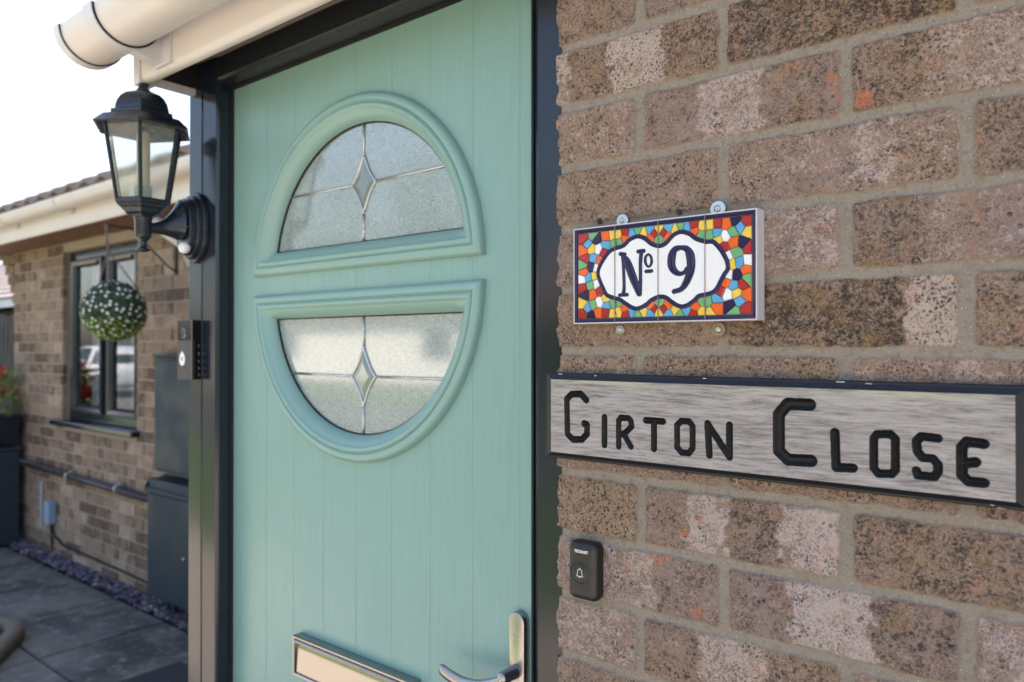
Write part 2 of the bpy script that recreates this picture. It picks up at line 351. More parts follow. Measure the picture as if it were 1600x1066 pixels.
# outlines measured on the wall plane, in metres
SIGN_STROKES=[(0.0092, [(-0.488, 1.406), (-0.496, 1.413), (-0.509, 1.412), (-0.516, 1.406), (-0.515, 1.364), (-0.507, 1.358), (-0.494, 1.359), (-0.487, 1.366), (-0.487, 1.377), (-0.491, 1.378)]), (0.0088, [(-0.463, 1.387), (-0.463, 1.355)]), (0.008, [(-0.444, 1.355), (-0.444, 1.384), (-0.441, 1.388), (-0.431, 1.388), (-0.428, 1.385), (-0.427, 1.379), (-0.435, 1.371), (-0.443, 1.368)]), (0.008, [(-0.437, 1.369), (-0.428, 1.356)]), (0.0085, [(-0.409, 1.387), (-0.388, 1.387)]), (0.0085, [(-0.399, 1.386), (-0.399, 1.356)]), (0.0078, [(-0.366, 1.389), (-0.357, 1.389), (-0.353, 1.384), (-0.353, 1.361), (-0.357, 1.355), (-0.366, 1.355), (-0.371, 1.36), (-0.371, 1.384), (-0.366, 1.389)]), (0.0085, [(-0.334, 1.355), (-0.336, 1.388), (-0.312, 1.355), (-0.312, 1.388)]), (0.0135, [(-0.231, 1.413), (-0.252, 1.413), (-0.261, 1.402), (-0.261, 1.366), (-0.252, 1.358), (-0.23, 1.359)]), (0.0098, [(-0.208, 1.388), (-0.207, 1.355), (-0.192, 1.356)]), (0.0086, [(-0.171, 1.389), (-0.16, 1.39), (-0.156, 1.386), (-0.156, 1.358), (-0.159, 1.354), (-0.17, 1.353), (-0.174, 1.358), (-0.174, 1.385), (-0.171, 1.389)]), (0.0088, [(-0.122, 1.389), (-0.135, 1.39), (-0.139, 1.385), (-0.138, 1.376), (-0.134, 1.371), (-0.126, 1.371), (-0.122, 1.366), (-0.122, 1.36), (-0.125, 1.355), (-0.138, 1.355), (-0.139, 1.359)]), (0.01, [(-0.088, 1.387), (-0.1, 1.388), (-0.104, 1.383), (-0.104, 1.359), (-0.099, 1.354), (-0.088, 1.354)]), (0.01, [(-0.102, 1.369), (-0.094, 1.371)])]
SEEDS=[('R', -0.491, 1.597), ('G', -0.478, 1.599), ('N', -0.474, 1.595), ('O', -0.46, 1.597), ('Y', -0.452, 1.598), ('B', -0.486, 1.59), ('Y', -0.48, 1.584), ('O', -0.492, 1.583), ('B', -0.461, 1.587), ('W', -0.471, 1.583), ('R', -0.464, 1.579), ('G', -0.449, 1.588), ('R', -0.489, 1.573), ('B', -0.478, 1.573), ('O', -0.47, 1.57), ('N', -0.481, 1.563), ('G', -0.493, 1.566), ('O', -0.491, 1.557), ('W', -0.474, 1.561), ('B', -0.485, 1.55), ('Y', -0.476, 1.552), ('W', -0.494, 1.549), ('W', -0.474, 1.543), ('G', -0.482, 1.542), ('R', -0.493, 1.539), ('N', -0.489, 1.53), ('R', -0.469, 1.534), ('O', -0.479, 1.53), ('Y', -0.461, 1.525), ('Y', -0.493, 1.52), ('B', -0.486, 1.515), ('G', -0.478, 1.518), ('W', -0.47, 1.521), ('B', -0.46, 1.517), ('G', -0.451, 1.519), ('R', -0.493, 1.508), ('N', -0.481, 1.506), ('O', -0.472, 1.509), ('R', -0.461, 1.509), ('Y', -0.451, 1.507), ('Y', -0.445, 1.597), ('O', -0.436, 1.593), ('R', -0.435, 1.599), ('G', -0.444, 1.589), ('B', -0.426, 1.597), ('G', -0.419, 1.6), ('Y', -0.412, 1.596), ('B', -0.403, 1.599), ('R', -0.399, 1.595), ('O', -0.404, 1.59), ('G', -0.414, 1.591), ('Y', -0.393, 1.599), ('Y', -0.444, 1.509), ('O', -0.437, 1.512), ('R', -0.435, 1.506), ('G', -0.444, 1.52), ('B', -0.426, 1.509), ('Y', -0.412, 1.509), ('G', -0.419, 1.505), ('B', -0.403, 1.506), ('O', -0.403, 1.515), ('R', -0.399, 1.511), ('Y', -0.393, 1.507), ('G', -0.392, 1.518), ('R', -0.387, 1.594), ('G', -0.392, 1.588), ('O', -0.382, 1.59), ('B', -0.381, 1.599), ('Y', -0.373, 1.596), ('G', -0.366, 1.599), ('B', -0.36, 1.597), ('R', -0.351, 1.599), ('O', -0.35, 1.593), ('Y', -0.341, 1.597), ('G', -0.343, 1.588), ('R', -0.387, 1.511), ('O', -0.382, 1.515), ('B', -0.381, 1.505), ('Y', -0.373, 1.509), ('B', -0.361, 1.508), ('G', -0.367, 1.504), ('R', -0.352, 1.504), ('O', -0.349, 1.512), ('Y', -0.342, 1.506), ('G', -0.342, 1.518), ('Y', -0.333, 1.598), ('R', -0.325, 1.598), ('O', -0.314, 1.597), ('N', -0.306, 1.599), ('B', -0.3, 1.592), ('R', -0.293, 1.597), ('G', -0.333, 1.587), ('B', -0.326, 1.588), ('W', -0.316, 1.584), ('G', -0.308, 1.588), ('Y', -0.292, 1.587), ('Y', -0.324, 1.581), ('O', -0.307, 1.577), ('N', -0.297, 1.576), ('R', -0.318, 1.573), ('R', -0.291, 1.57), ('G', -0.304, 1.566), ('W', -0.314, 1.562), ('B', -0.301, 1.556), ('W', -0.292, 1.557), ('Y', -0.309, 1.555), ('O', -0.294, 1.548), ('N', -0.304, 1.543), ('W', -0.313, 1.544), ('G', -0.292, 1.539), ('O', -0.316, 1.536), ('B', -0.307, 1.532), ('R', -0.298, 1.533), ('R', -0.321, 1.527), ('W', -0.314, 1.524), ('Y', -0.304, 1.525), ('O', -0.294, 1.522), ('B', -0.326, 1.519), ('B', -0.3, 1.516), ('O', -0.326, 1.511), ('N', -0.311, 1.511), ('G', -0.307, 1.506), ('R', -0.295, 1.509), ('Y', -0.334, 1.505), ('G', -0.336, 1.517)]
SCALLOP=[(-0.471, 1.554), (-0.469, 1.562), (-0.462, 1.572), (-0.455, 1.579), (-0.447, 1.582), (-0.437, 1.584), (-0.429, 1.59), (-0.419, 1.593), (-0.41, 1.59), (-0.401, 1.583), (-0.392, 1.58), (-0.384, 1.582), (-0.375, 1.59), (-0.366, 1.593), (-0.356, 1.59), (-0.348, 1.584), (-0.337, 1.58), (-0.329, 1.579), (-0.322, 1.572), (-0.318, 1.566), (-0.314, 1.558), (-0.313, 1.55), (-0.317, 1.544), (-0.321, 1.537), (-0.325, 1.53), (-0.33, 1.526), (-0.338, 1.524), (-0.345, 1.523), (-0.351, 1.518), (-0.36, 1.513), (-0.368, 1.513), (-0.377, 1.518), (-0.384, 1.523), (-0.392, 1.524), (-0.401, 1.521), (-0.408, 1.516), (-0.418, 1.512), (-0.425, 1.513), (-0.434, 1.518), (-0.442, 1.523), (-0.449, 1.525), (-0.459, 1.529), (-0.464, 1.537), (-0.468, 1.545)]
GLYPHS=[[(-0.441, 1.575, 0.0037), (-0.435, 1.574, 0.0037)], [(-0.438, 1.573, 0.0037), (-0.437, 1.563, 0.00336), (-0.436, 1.539, 0.00336), (-0.437, 1.529, 0.00403)], [(-0.442, 1.528, 0.00336), (-0.432, 1.528, 0.00336)], [(-0.438, 1.573, 0.00403), (-0.432, 1.565, 0.00739), (-0.425, 1.548, 0.00807), (-0.417, 1.529, 0.00571)], [(-0.414, 1.574, 0.00403), (-0.415, 1.562, 0.0037), (-0.415, 1.543, 0.0037), (-0.416, 1.528, 0.00437)], [(-0.418, 1.576, 0.0037), (-0.411, 1.576, 0.00403)], [(-0.405, 1.572, 0.00202), (-0.402, 1.569, 0.00252), (-0.401, 1.564, 0.00286), (-0.402, 1.56, 0.00252), (-0.405, 1.558, 0.00202), (-0.408, 1.561, 0.00252), (-0.409, 1.566, 0.00286), (-0.408, 1.57, 0.00252), (-0.405, 1.572, 0.00202)], [(-0.408, 1.553, 0.00336), (-0.401, 1.553, 0.00336)], [(-0.365, 1.576, 0.00403), (-0.372, 1.575, 0.00571), (-0.376, 1.569, 0.00773), (-0.377, 1.559, 0.00773), (-0.374, 1.552, 0.00639), (-0.368, 1.548, 0.00437), (-0.362, 1.549, 0.0037), (-0.359, 1.553, 0.0037)], [(-0.365, 1.576, 0.00403), (-0.359, 1.574, 0.00571), (-0.355, 1.567, 0.00807), (-0.354, 1.556, 0.00807), (-0.356, 1.546, 0.00739), (-0.361, 1.536, 0.00605), (-0.366, 1.531, 0.0047), (-0.374, 1.529, 0.00437)]]
TJ=[-0.448, -0.393, -0.338]
TONES={1: [(-0.6, 0.6), (-0.526, -0.45), (-0.47, 1), (-0.395, -0.45), (-0.329, -0.75), (-0.103, -0.1)], 0: [(-0.6, -0.35), (-0.427, -0.3), (-0.204, -0.4)], 2: [(-0.6, 0.1), (-0.427, -0.25), (-0.353, 0.6), (-0.282, -0.4), (-0.204, -0.4), (-0.138, 0.3)], 3: [(-0.6, -0.15), (-0.329, 0.0), (-0.198, 0.45), (-0.159, 0), (-0.103, -0.35)], 4: [(-0.6, 0), (-0.427, 0.35), (-0.204, -0.55), (-0.138, 0)], 5: [(-0.6, -0.15), (-0.329, -0.75), (-0.149, 1.1), (-0.103, -0.3)], 6: [(-0.6, 0.1), (-0.427, -0.1), (-0.204, 0.2)], 7: [(-0.6, -0.1), (-0.329, -0.1), (-0.101, -0.5)], 8: [(-0.6, -0.15), (-0.427, -0.3), (-0.364, 0.75), (-0.32, -0.5), (-0.263, 0.85), (-0.204, -0.45)], 9: [(-0.6, 0.2), (-0.479, 0.4), (-0.403, -0.25), (-0.329, -0.3), (-0.256, 0.95), (-0.179, -0.5), (-0.103, 0.3)], 10: [(-0.6, 0.3), (-0.427, -0.3), (-0.36, 0.7), (-0.279, -0.3), (-0.203, 0)], 11: [(-0.6, -0.2), (-0.329, 0.1)]}
REDS=[(-0.185, 1.705), (-0.215, 1.733), (-0.11, 1.533), (-0.353, 1.182), (-0.372, 1.263), (-0.403, 1.228), (-0.361, 1.177), (-0.419, 1.709), (-0.379, 1.686), (-0.327, 1.766), (-0.215, 1.692), (-0.357, 1.282), (-0.511, 1.205), (-0.093, 1.51), (-0.148, 1.613)]

# ================================================================== near brick wall
YW, XC = .765, -.546
XB0, XA0 = -.428, -.3275              # joint positions (stretcher 225)
ZB6 = 1.47 - .0057
def brick_field(X, Z, seed=3):
    """returns mask, tone, red, row"""
    wx = (fbm(X*110, Z*110, 3, seed)-.5)*.0042 + (fbm(X*28, Z*28, 2, seed+9)-.5)*.0035
    wz = (fbm(X*100, Z*100, 3, seed+20)-.5)*.0040 + (fbm(X*22, Z*22, 2, seed+29)-.5)*.0035
    x = X + wx; z = Z + wz
    b = 6 - (Z - ZB6)/.075; b2 = 6 - (z - ZB6)/.075
    row = np.floor(b2).astype(int); fz = (b2 - row)*.075
    off = np.where(row % 2 == 0, XB0, XA0)
    jit = (vnoise(row*1.0+.5, np.floor((x-off)/.225)+.5, seed+40)-.5)*.004
    fx = np.mod(x - off, .225); bi = np.floor((x-off)/.225).astype(int)
    hx = np.minimum(fx, .225-fx) - .0062 + jit; hz = np.minimum(fz, .075-fz) - .0054
    r = .005; dx = np.maximum(r-hx, 0); dz = np.maximum(r-hz, 0)
    d = np.where((hx > r) & (hz > r), np.minimum(hx, hz), r - np.sqrt(dx*dx+dz*dz))
    d = np.where((hx < 0) & (hz < 0), -np.sqrt(hx*hx+hz*hz), d)
    mask = sstep(-.0009, .0012, d)
    rnd = vnoise(row*7.3+.1, bi*3.7+.2, seed+60)
    tone = (rnd-.5)*1.0
    wob = (fbm(X*120, Z*120, 4, seed+70)-.5)*.030 + (fbm(X*25, Z*25, 2, seed+75)-.5)*.022 + (rnd-.5)*.0
    for k, segs in TONES.items():
        rm = row == k; x0 = -9
        for (xa, v), nx in zip(segs, [s[0] for s in segs[1:]]+[.09]):
            k_ = sstep(xa-.005, xa+.005, X+wob)*rm*(X < .09)
            tone = tone*(1-k_) + v*k_
    rr = np.zeros_like(X)
    for i, (rx, rz) in enumerate(REDS):
        a = .012 if i == 0 else .0045+.004*((i*37) % 10)/10; bb = .011 if i == 0 else .0045+.003*((i*53) % 10)/10
        rr = np.maximum(rr, 1 - np.sqrt(((X-rx)/a)**2 + ((Z-rz)/bb)**2)*.6)
    # reddish arrises here and there
    ed = sstep(.0045, .0, d)*mask*sstep(.50, .66, fbm(X*30, Z*30, 2, seed+80))
    rr = np.maximum(np.clip(rr, 0, 1), ed*.55)
    warm = np.clip(vnoise(row*5.1+.3, bi*2.3+.4, seed+61)*.8+(fbm(X*14, Z*14, 3, seed+90)-.4)*.8, 0, 1)
    return mask, tone, rr*mask, d, warm
def make_wall():
    fine, co = .0016, .0055
    u = np.concatenate([np.arange(-.125, -.03, .004), np.arange(-.03, .60, fine), np.arange(.60, 2.2, co)])
    z = np.concatenate([np.arange(-.02, .985, co), np.arange(.985, 1.965, fine), np.arange(1.965, 2.33, co)])
    U, Z = np.meshgrid(u, z)
    r = .004; arc = r*math.pi/2
    a = np.clip(U/arc, 0, 1)*math.pi/2
    bx = np.where(U < 0, XC, np.where(U < arc, XC+r-r*np.cos(a), XC+r+(U-arc)))
    by = np.where(U < 0, YW+r-U, np.where(U < arc, YW+r-r*np.sin(a), YW))
    nx = -np.cos(a); ny = -np.sin(a)
    XX = np.where(U < 0, XC+U*.0+.012, bx); XX = np.maximum(XX, XC+.012) # keep the first brick running round the arris
    mask, tone, red, d, warm = brick_field(XX, Z)
    surf = (fbm(U*420, Z*420, 2, 5)-.5)*.0007 + (fbm(U*70, Z*70, 3, 6)-.5)*.0022
    pits = sstep(.66, .80, vnoise(U*260, Z*260, 8))*.0009*sstep(.4, .6, fbm(U*35, Z*35, 2, 14))
    h = mask*(surf+.0004 - pits) + (1-mask)*(-.0026 + (fbm(U*160, Z*160, 2, 15)-.5)*.0009 + (fbm(U*18, Z*18, 2, 16)-.5)*.0022)
    corner = sstep(.013+.008*(fbm(Z*140, Z*0+.7, 2, 44)-.5), .001, U)
    h = h - corner*(1-mask)*.0085 - corner*mask*np.maximum(0, (fbm(Z*90, Z*0+.3, 3, 31)-.40))*.014 + corner*.0008
    P = np.stack([bx+nx*h, by+ny*h, Z], -1)
    me = grid_mesh('brick_wall', P, dict(mask=mask, tone=tone, red=red, warm=warm))
    me.flip_normals()
    o = link('brick_wall', me, M['brick'])
    tag(o, 'weathered brown speckled brick wall carrying the number tiles and the street name plank', 'wall')
    bm = bmesh.new(); box(bm, XC+.03, 1.64, YW+.02, YW+.125, -.02, 2.32); bobj('wall_core', bm, M['mortar'], o)
    return o
wall = make_wall()

# ================================================================== front door in its frame
YD = .90
door = empty('front_door', (-1.10, YD, 0), 'sage green front door with two half moon windows in a dark grey frame', 'door')
def D_loop(cz, t, up, n=64, m=24, Rr=.3205, cx=-1.0995):
    rr = Rr - t; a0 = math.asin(min(.99, t/rr)); s = 1 if up else -1; pts = []
    for i in range(n+1):
        a = a0 + (math.pi-2*a0)*i/n; pts.append((cx+rr*math.cos(a), cz+s*rr*math.sin(a)))
    xl, xr = cx-rr*math.cos(a0), cx+rr*math.cos(a0)
    for i in range(1, m): pts.append((xl+(xr-xl)*i/m, cz+s*t))
    return pts
CZ = {True: 1.6145, False: 1.5755}
def leaf_with_holes():
    bm = bmesh.new()
    loops = [[(-1.545,.03),(-.640,.03),(-.640,2.05),(-1.545,2.05)]] + [D_loop(CZ[u], .03, u) for u in (True, False)]
    es = []; allv = []
    for lp in loops:
        v = [bm.verts.new((x, YD, z)) for x, z in lp]; allv.append(v)
        es += [bm.edges.new((v[i], v[(i+1) % len(v)])) for i in range(len(v))]
    bmesh.ops.triangle_fill(bm, edges=es, use_beauty=True, use_dissolve=False)
    for v in allv:
        w_ = [bm.verts.new((q.co.x, YD+.044, q.co.z)) for q in v]
        for i in range(len(v)):
            j = (i+1) % len(v); bm.faces.new((v[i], v[j], w_[j], w_[i]))
    return bm
bobj('door_leaf', leaf_with_holes(), M['door'], door)
prof = [(0,.001),(.0005,-.006),(.003,-.011),(.007,-.0135),(.012,-.0145),(.0155,-.0140),(.0170,-.0105),(.0190,-.0098),(.0205,-.0135),(.0245,-.0150),(.0280,-.0140),(.0300,-.0105),(.0330,-.0085),(.0400,-.0045),(.0460,.0035),(.0490,.0090),(.0495,.016)]
for up in (True, False):
    cz = CZ[up]; bm = bmesh.new()
    rings = [[(x, YD+h, z) for x, z in D_loop(cz, t, up)] for t, h in prof]
    loft(bm, rings)
    tr = bobj('glazing_surround', bm, M['trim'], door, angle=50)
    # gasket
    bm = bmesh.new(); loft(bm, [[(x, YD+y, z) for x, z in D_loop(cz, tt, up)] for tt, y in ((.047,.0115),(.0510,.0115),(.0515,.0150),(.045,.0152))]); bobj('gasket', bm, M['gasket'], tr)
    lp = D_loop(cz, .044, up); bm = bmesh.new(); prism(bm, lp, YD+.0150, YD+.0195)
    gl = bobj('glass_pane', bm, M['obscure'], door)
    # cames
    cx, dz = -1.092, (1.773 if up else 1.413); yg = YD+.0140; s = 1 if up else -1
    hh, hw = .054, .0335
    bm = bmesh.new(); zf = cz + s*.049; rin = .3205-.049
    ztip = cz + s*math.sqrt(rin**2 - (cx+1.0995)**2)
    def came(p, q, n=2, sag=0, rad=.0026):
        pts = []
        for i in range(n+1):
            f = i/n; x = p[0]+(q[0]-p[0])*f; z = p[1]+(q[1]-p[1])*f; k = sag*4*f*(1-f)
            ctr = Vector((cx-x, 0, dz-z)).normalized() if sag else Vector((0,0,0))
            pts.append((x+ctr.x*k, yg, z+ctr.z*k))
        tube(bm, pts, rad, 8)
    T, Bt, Lf, Rt = (cx, dz+hh), (cx, dz-hh), (cx-hw, dz), (cx+hw, dz)
    hi, lo = max(zf, ztip), min(zf, ztip)
    came(T, (cx, hi-.001)); came(Bt, (cx, lo+.001))
    hwid = math.sqrt(rin**2-(dz-cz)**2)
    came(Lf, (-1.0995-hwid, dz+.001)); came(Rt, (-1.0995+hwid, dz+.001))
    for a, b in ((T,Rt),(Rt,Bt),(Bt,Lf),(Lf,T)): came(a, b, 10, .0035)
    for a in (T, Bt, Lf, Rt): bmesh.ops.create_uvsphere(bm, u_segments=10, v_segments=6, radius=.0036, matrix=Matrix.Translation((a[0], yg, a[1])))
    bobj('leaded_came', bm, M['lead'], gl, smooth=True)
    # bevelled diamond
    bm = bmesh.new()
    def dia(k, y):
        pts = []
        for a, b in ((T,Rt),(Rt,Bt),(Bt,Lf),(Lf,T)):
            for i in range(8):
                f = i/8; x = a[0]+(b[0]-a[0])*f; z = a[1]+(b[1]-a[1])*f; c_ = Vector((cx-x,0,dz-z)).normalized()*.0035*4*f*(1-f)
                x += c_.x; z += c_.z; pts.append((cx+(x-cx)*k, y, dz+(z-dz)*k))
        return pts
    vr = loft(bm, [dia(1, YD+.0145), dia(.55, YD+.0118), dia(.5, YD+.0116)]); bm.faces.new(vr[-1])
    bobj('bevelled_diamond', bm, M['bevel_glass'], gl)
# frame
bm = bmesh.new()
def jamb(bm, pr, z0, z1):
    a = [bm.verts.new((x, y, z0)) for x, y in pr]; b = [bm.verts.new((x, y, z1)) for x, y in pr]
    for i in range(len(pr)):
        j = (i+1) % len(pr); bm.faces.new((a[i], a[j], b[j], b[i]))
    bm.faces.new(a); bm.faces.new(b[::-1])
fr = empty('door_frame', (-1.10, .88, 0), 'dark grey plastic door frame around the sage green door', 'door frame')
# left post: add-on profile, then outer frame with a rounded shoulder, then the reveal
jamb(bm, [(-1.628,.93),(-1.628,.860),(-1.626,.858),(-1.5735,.858),(-1.5715,.860),(-1.5715,.93)], 0, 2.115); bobj('add_on_profile', bm, M['frame'], fr, bevel=.0012)
bm = bmesh.new(); jamb(bm, [(-1.5705,.95),(-1.5705,.861),(-1.568,.8585),(-1.519,.8600),(-1.5155,.8620),(-1.513,.8655),(-1.5125,.869),(-1.5165,.897),(-1.5165,.95)], 0, 2.1); bobj('frame_jamb', bm, M['frame'], fr, bevel=.001)
bm = bmesh.new(); jamb(bm, [(-1.5165,.8935),(-1.5115,.8955),(-1.5115,.8995),(-1.5165,.8995)], 0, 2.05); jamb(bm, [(-.6835,.8935),(-.6795,.8935),(-.6795,.8995),(-.6835,.8995)], 0, 2.05); box(bm, -1.512, -.68, .8955, .8995, 2.0335, 2.040); bobj('rubber_seal', bm, M['gasket'], fr)
bm = bmesh.new(); jamb(bm, [(-.6795,.95),(-.6795,.897),(-.653,.869),(-.6525,.8655),(-.650,.862),(-.646,.860),(-.600,.8595),(-.5995,.8615),(-.598,.8615),(-.5975,.8595),(-.40,.8595),(-.40,.95)], 0, 2.1); bobj('frame_jamb', bm, M['frame'], fr, bevel=.001)
bm = bmesh.new()
def railx(bm, pr, x0, x1):
    a = [bm.verts.new((x0, y, z)) for y, z in pr]; b = [bm.verts.new((x1, y, z)) for y, z in pr]
    for i in range(len(pr)):
        j = (i+1) % len(pr); bm.faces.new((a[i], a[j], b[j], b[i]))
    bm.faces.new(a); bm.faces.new(b[::-1])
railx(bm, [(.95,2.040),(.897,2.040),(.869,2.0435),(.8655,2.044),(.862,2.0465),(.860,2.050),(.8585,2.092),(.861,2.094),(.95,2.094)], -1.5135, -.651); bobj('frame_head', bm, M['frame_h'], fr, bevel=.001)
railx(b_ := bmesh.new(), [(.95,2.0965),(.862,2.0965),(.857,2.098),(.857,2.1015),(.862,2.103),(.95,2.103)], -1.60, -.40); bobj('bead', b_, plain('pale_sealant_bead', (.24,.20,.17), .6), fr)
bobj('threshold', B(-1.57, -.6, .86, .96, 0, .03), M['chrome_soft'], fr)
# letterplate on the door
lp = empty('letterplate', (-1.10, YD, .85)); lp.parent = door; lp.matrix_parent_inverse = Matrix.Translation(-Vector(door.location))
X0, X1, Z1, Z0 = -1.262, -.925, .902, .825
def frame_ring(bm, x0, x1, z0, z1, pr):
    rings = []
    for t, y in pr: rings.append([(x0+t, y, z0+t), (x1-t, y, z0+t), (x1-t, y, z1-t), (x0+t, y, z1-t)])
    return loft(bm, rings)
bm = bmesh.new(); frame_ring(bm, X0, X1, Z0, Z1, [(0,YD+.001),(0,YD-.019),(.0012,YD-.0215),(.004,YD-.0215),(.0052,YD-.020),(.0056,YD-.0120)])
bobj('surround', bm, M['chrome'], lp, smooth=False)
bm = bmesh.new()
zs = [(Z1-.0062, -.0150),(Z1-.0068,-.0185),(Z1-.009,-.0222),(Z1-.012,-.0228),(Z1-.0145,-.0205),(Z1-.0158,-.0170),(Z1-.0168,-.0146),(Z1-.019,-.0151),(Z1-.026,-.01585),(Z1-.034,-.0164),(Z1-.045,-.0169),(Z0+.006,-.0178)]
xs_ = np.linspace(X0+.0065, X1-.0065, 14)
vr = [[bm.verts.new((x, YD+y, z)) for x in xs_] for z, y in zs]
for a, b in zip(vr[:-1], vr[1:]):
    for i in range(len(xs_)-1): bm.faces.new((a[i], a[i+1], b[i+1], b[i]))
bobj('flap', bm, M['chrome'], lp, smooth=True)
for o_ in lp.children: pass
# lever handle
hd = empty('door_handle', (-.70, YD, 1.0)); hd.parent = door; hd.matrix_parent_inverse = Matrix.Translation(-Vector(door.location))
def stadium(cx, w_, z0, z1, n=14, ins=0):
    r = w_/2-ins; pts = []
    for i in range(n+1): a = math.pi*i/n; pts.append((cx+r*math.cos(a), z1-w_/2+r*math.sin(a)))
    for i in range(n+1): a = math.pi+math.pi*i/n; pts.append((cx+r*math.cos(a), z0+w_/2+r*math.sin(a)))
    return pts
bm = bmesh.new(); hc = -.7065
vr = loft(bm, [[(x, y, z) for x, z in stadium(hc, .030, .83, 1.068, ins=i)] for y, i in ((YD+.001,0),(YD-.0115,0),(YD-.0135,.0008),(YD-.0142,.0022))]); bm.faces.new(vr[-1])
bobj('backplate', bm, M['chrome_soft'], hd, angle=30)
bm = bmesh.new(); lathe(bm, [(.0105,YD-.013),(.0105,YD-.020),(.0098,YD-.024),(.0098,YD-.047),(.0085,YD-.052)], (hc, .980), 24, 'Y'); bobj('lever_boss', bm, M['chrome_soft'], hd, smooth=True)
bm = bmesh.new(); pts = []; rr = []
n = 26
rings = []
for i in range(n+1):
    f = i/n; x = hc + .004 - .134*f; z = .980 - .030*math.sin(math.pi*min(1, f*1.02)**.9)*.55 - .020*f; y = YD-.046 - .004*math.sin(math.pi*f)
    a = .0072*(1-.12*f); b = .0092 + .001*math.sin(f*3)
    if f > .93: q = math.sqrt(max(0.02, 1-((f-.93)/.07)**2)); a *= q; b *= q
    rings.append([(x, y + a*math.cos(k*math.pi/8), z + b*math.sin(k*math.pi/8)) for k in range(16)])
loft(bm, rings, True, True); bobj('lever', bm, M['chrome_soft'], hd, smooth=True)

# hallway behind the door
hall = empty('hallway', (-1.1, 2, 0), 'dim hallway seen as pale blur through the door glass', 'room')
bm = bmesh.new()
for q in ((-1.62,-.45,2.9,2.95,.002,2.25),(-.45,-.40,1.0,2.95,.002,2.25),(-1.62,-.45,1.0,2.9,2.25,2.30)): box(bm, *q)
bobj('hall_wall', bm, M['hall'], hall)
bobj('hall_floor', B(-1.62, -.45, .96, 2.9, -.01, .0015), plain('oak_floor', (.30,.19,.10), .4), hall)
SWY0, SWY1, SWZ0, SWZ1 = 1.02, 1.66, 1.02, 1.80  # unseen side window, added to brighten the porch behind the door glass
bm = bmesh.new()
for q in ((-1.70,-1.635,.952,SWY0,.0,2.10),(-1.70,-1.635,SWY1,2.06,.0,2.10),(-1.70,-1.635,SWY0,SWY1,.0,SWZ0),(-1.70,-1.635,SWY0,SWY1,SWZ1,2.10)): box(bm, *q)
bobj('porch_side_wall', bm, M['hall'], hall)
sw = bobj('added_window_frame', B(-1.69, -1.65, SWY0+.301, SWY0+.339, SWZ0, SWZ1), M['white_metal'], hall)
fm = bpy.data.materials.new('added_frosted_glass'); fm.use_nodes = True; ft = fm.node_tree; ft.nodes.clear()
fo = ft.nodes.new('ShaderNodeOutputMaterial'); f1 = ft.nodes.new('ShaderNodeBsdfTranslucent'); f2 = ft.nodes.new('ShaderNodeBsdfTransparent'); fx = ft.nodes.new('ShaderNodeMixShader')
f1.inputs[0].default_value = (.92,.90,.84,1); fx.inputs[0].default_value = .35; ft.links.new(f1.outputs[0], fx.inputs[1]); ft.links.new(f2.outputs[0], fx.inputs[2]); ft.links.new(fx.outputs[0], fo.inputs[0])
bobj('added_light_pane', B(-1.672, -1.668, SWY0, SWY1, SWZ0, SWZ1), fm, hall)

# ================================================================== street name sign
SX0, SX1, SZ0, SZ1 = -.5395, -.0655, 1.3405, 1.4285
sign = empty('street_name_sign', (-.30, YW, 1.385), 'long grey wood grain street name plank with routed black lettering on the brick wall', 'sign')
def seg_dist(X, Z, pls):
    D = np.full(X.shape, 9.)
    for w_, pl in pls:
        w_ = w_*.90
        for (ax, az), (bx, bz) in zip(pl[:-1], pl[1:]):
            dx, dz = bx-ax, bz-az; L2 = dx*dx+dz*dz+1e-12
            m = (X > min(ax,bx)-.02) & (X < max(ax,bx)+.02)
            t_ = np.clip(((X[m]-ax)*dx+(Z[m]-az)*dz)/L2, 0, 1)
            d = np.hypot(X[m]-ax-t_*dx, Z[m]-az-t_*dz) - w_/2
            D[m] = np.minimum(D[m], d)
    return D
g = .00055
X, Z = np.meshgrid(np.arange(SX0, SX1+g, g), np.arange(SZ0, SZ1+g, g))
D = seg_dist(X, Z, SIGN_STROKES) + (fbm(X*500, Z*500, 2, 77)-.5)*.0005
depth = -np.clip(-D, 0, .0042)*.95
Yf = .745 - (0*X) - depth
relief = (fbm(X*60, Z*900, 3, 55)-.5)*.00035*(D > 0)
P_ = np.stack([X, Yf+relief, Z], -1)
me = grid_mesh('name_board', P_, dict(ink=sstep(.00035, -.00035, D), edge=sstep(SZ1-.016, SZ1, Z)+sstep(SX0+.05, SX0, X)*.6)); me.flip_normals()
bd = link('name_board', me, M['sign_face'], sign)
bm = bmesh.new()
frame_ring(bm, SX0-.0135, SX1+.0100, SZ0-.0082, SZ1+.0085, [(0,YW-.0015),(0,YW-.0110),(.0010,YW-.0120),(.0025,YW-.0122),(.0028,YW-.0160),(.0044,YW-.0180),(.0056,YW-.0185)])
for v in bm.verts:   # outer ring tapers in to the board
    if v.co.y < YW-.0155:
        v.co.x = SX0 if v.co.x < -.3 else SX1; v.co.z = SZ0 if v.co.z < 1.385 else SZ1
    if v.co.y < YW-.018: v.co.y = .7449
bobj('board_edge', bm, M['sign_edge'], sign)
for (x, z, s_) in ((-.205,1.4362,.004),(-.180,1.4352,.003),(-.343,1.4358,.002),(-.531,1.4360,.003)):
    bm = bmesh.new(); bmesh.ops.create_cube(bm, size=1, matrix=Matrix.Translation((x, YW-.0120, z-.0005)) @ Matrix.Diagonal((s_*1.9, .0004, .0007, 1)))
    bobj('chipped_paint', bm, M['bracket_pvc'], sign)

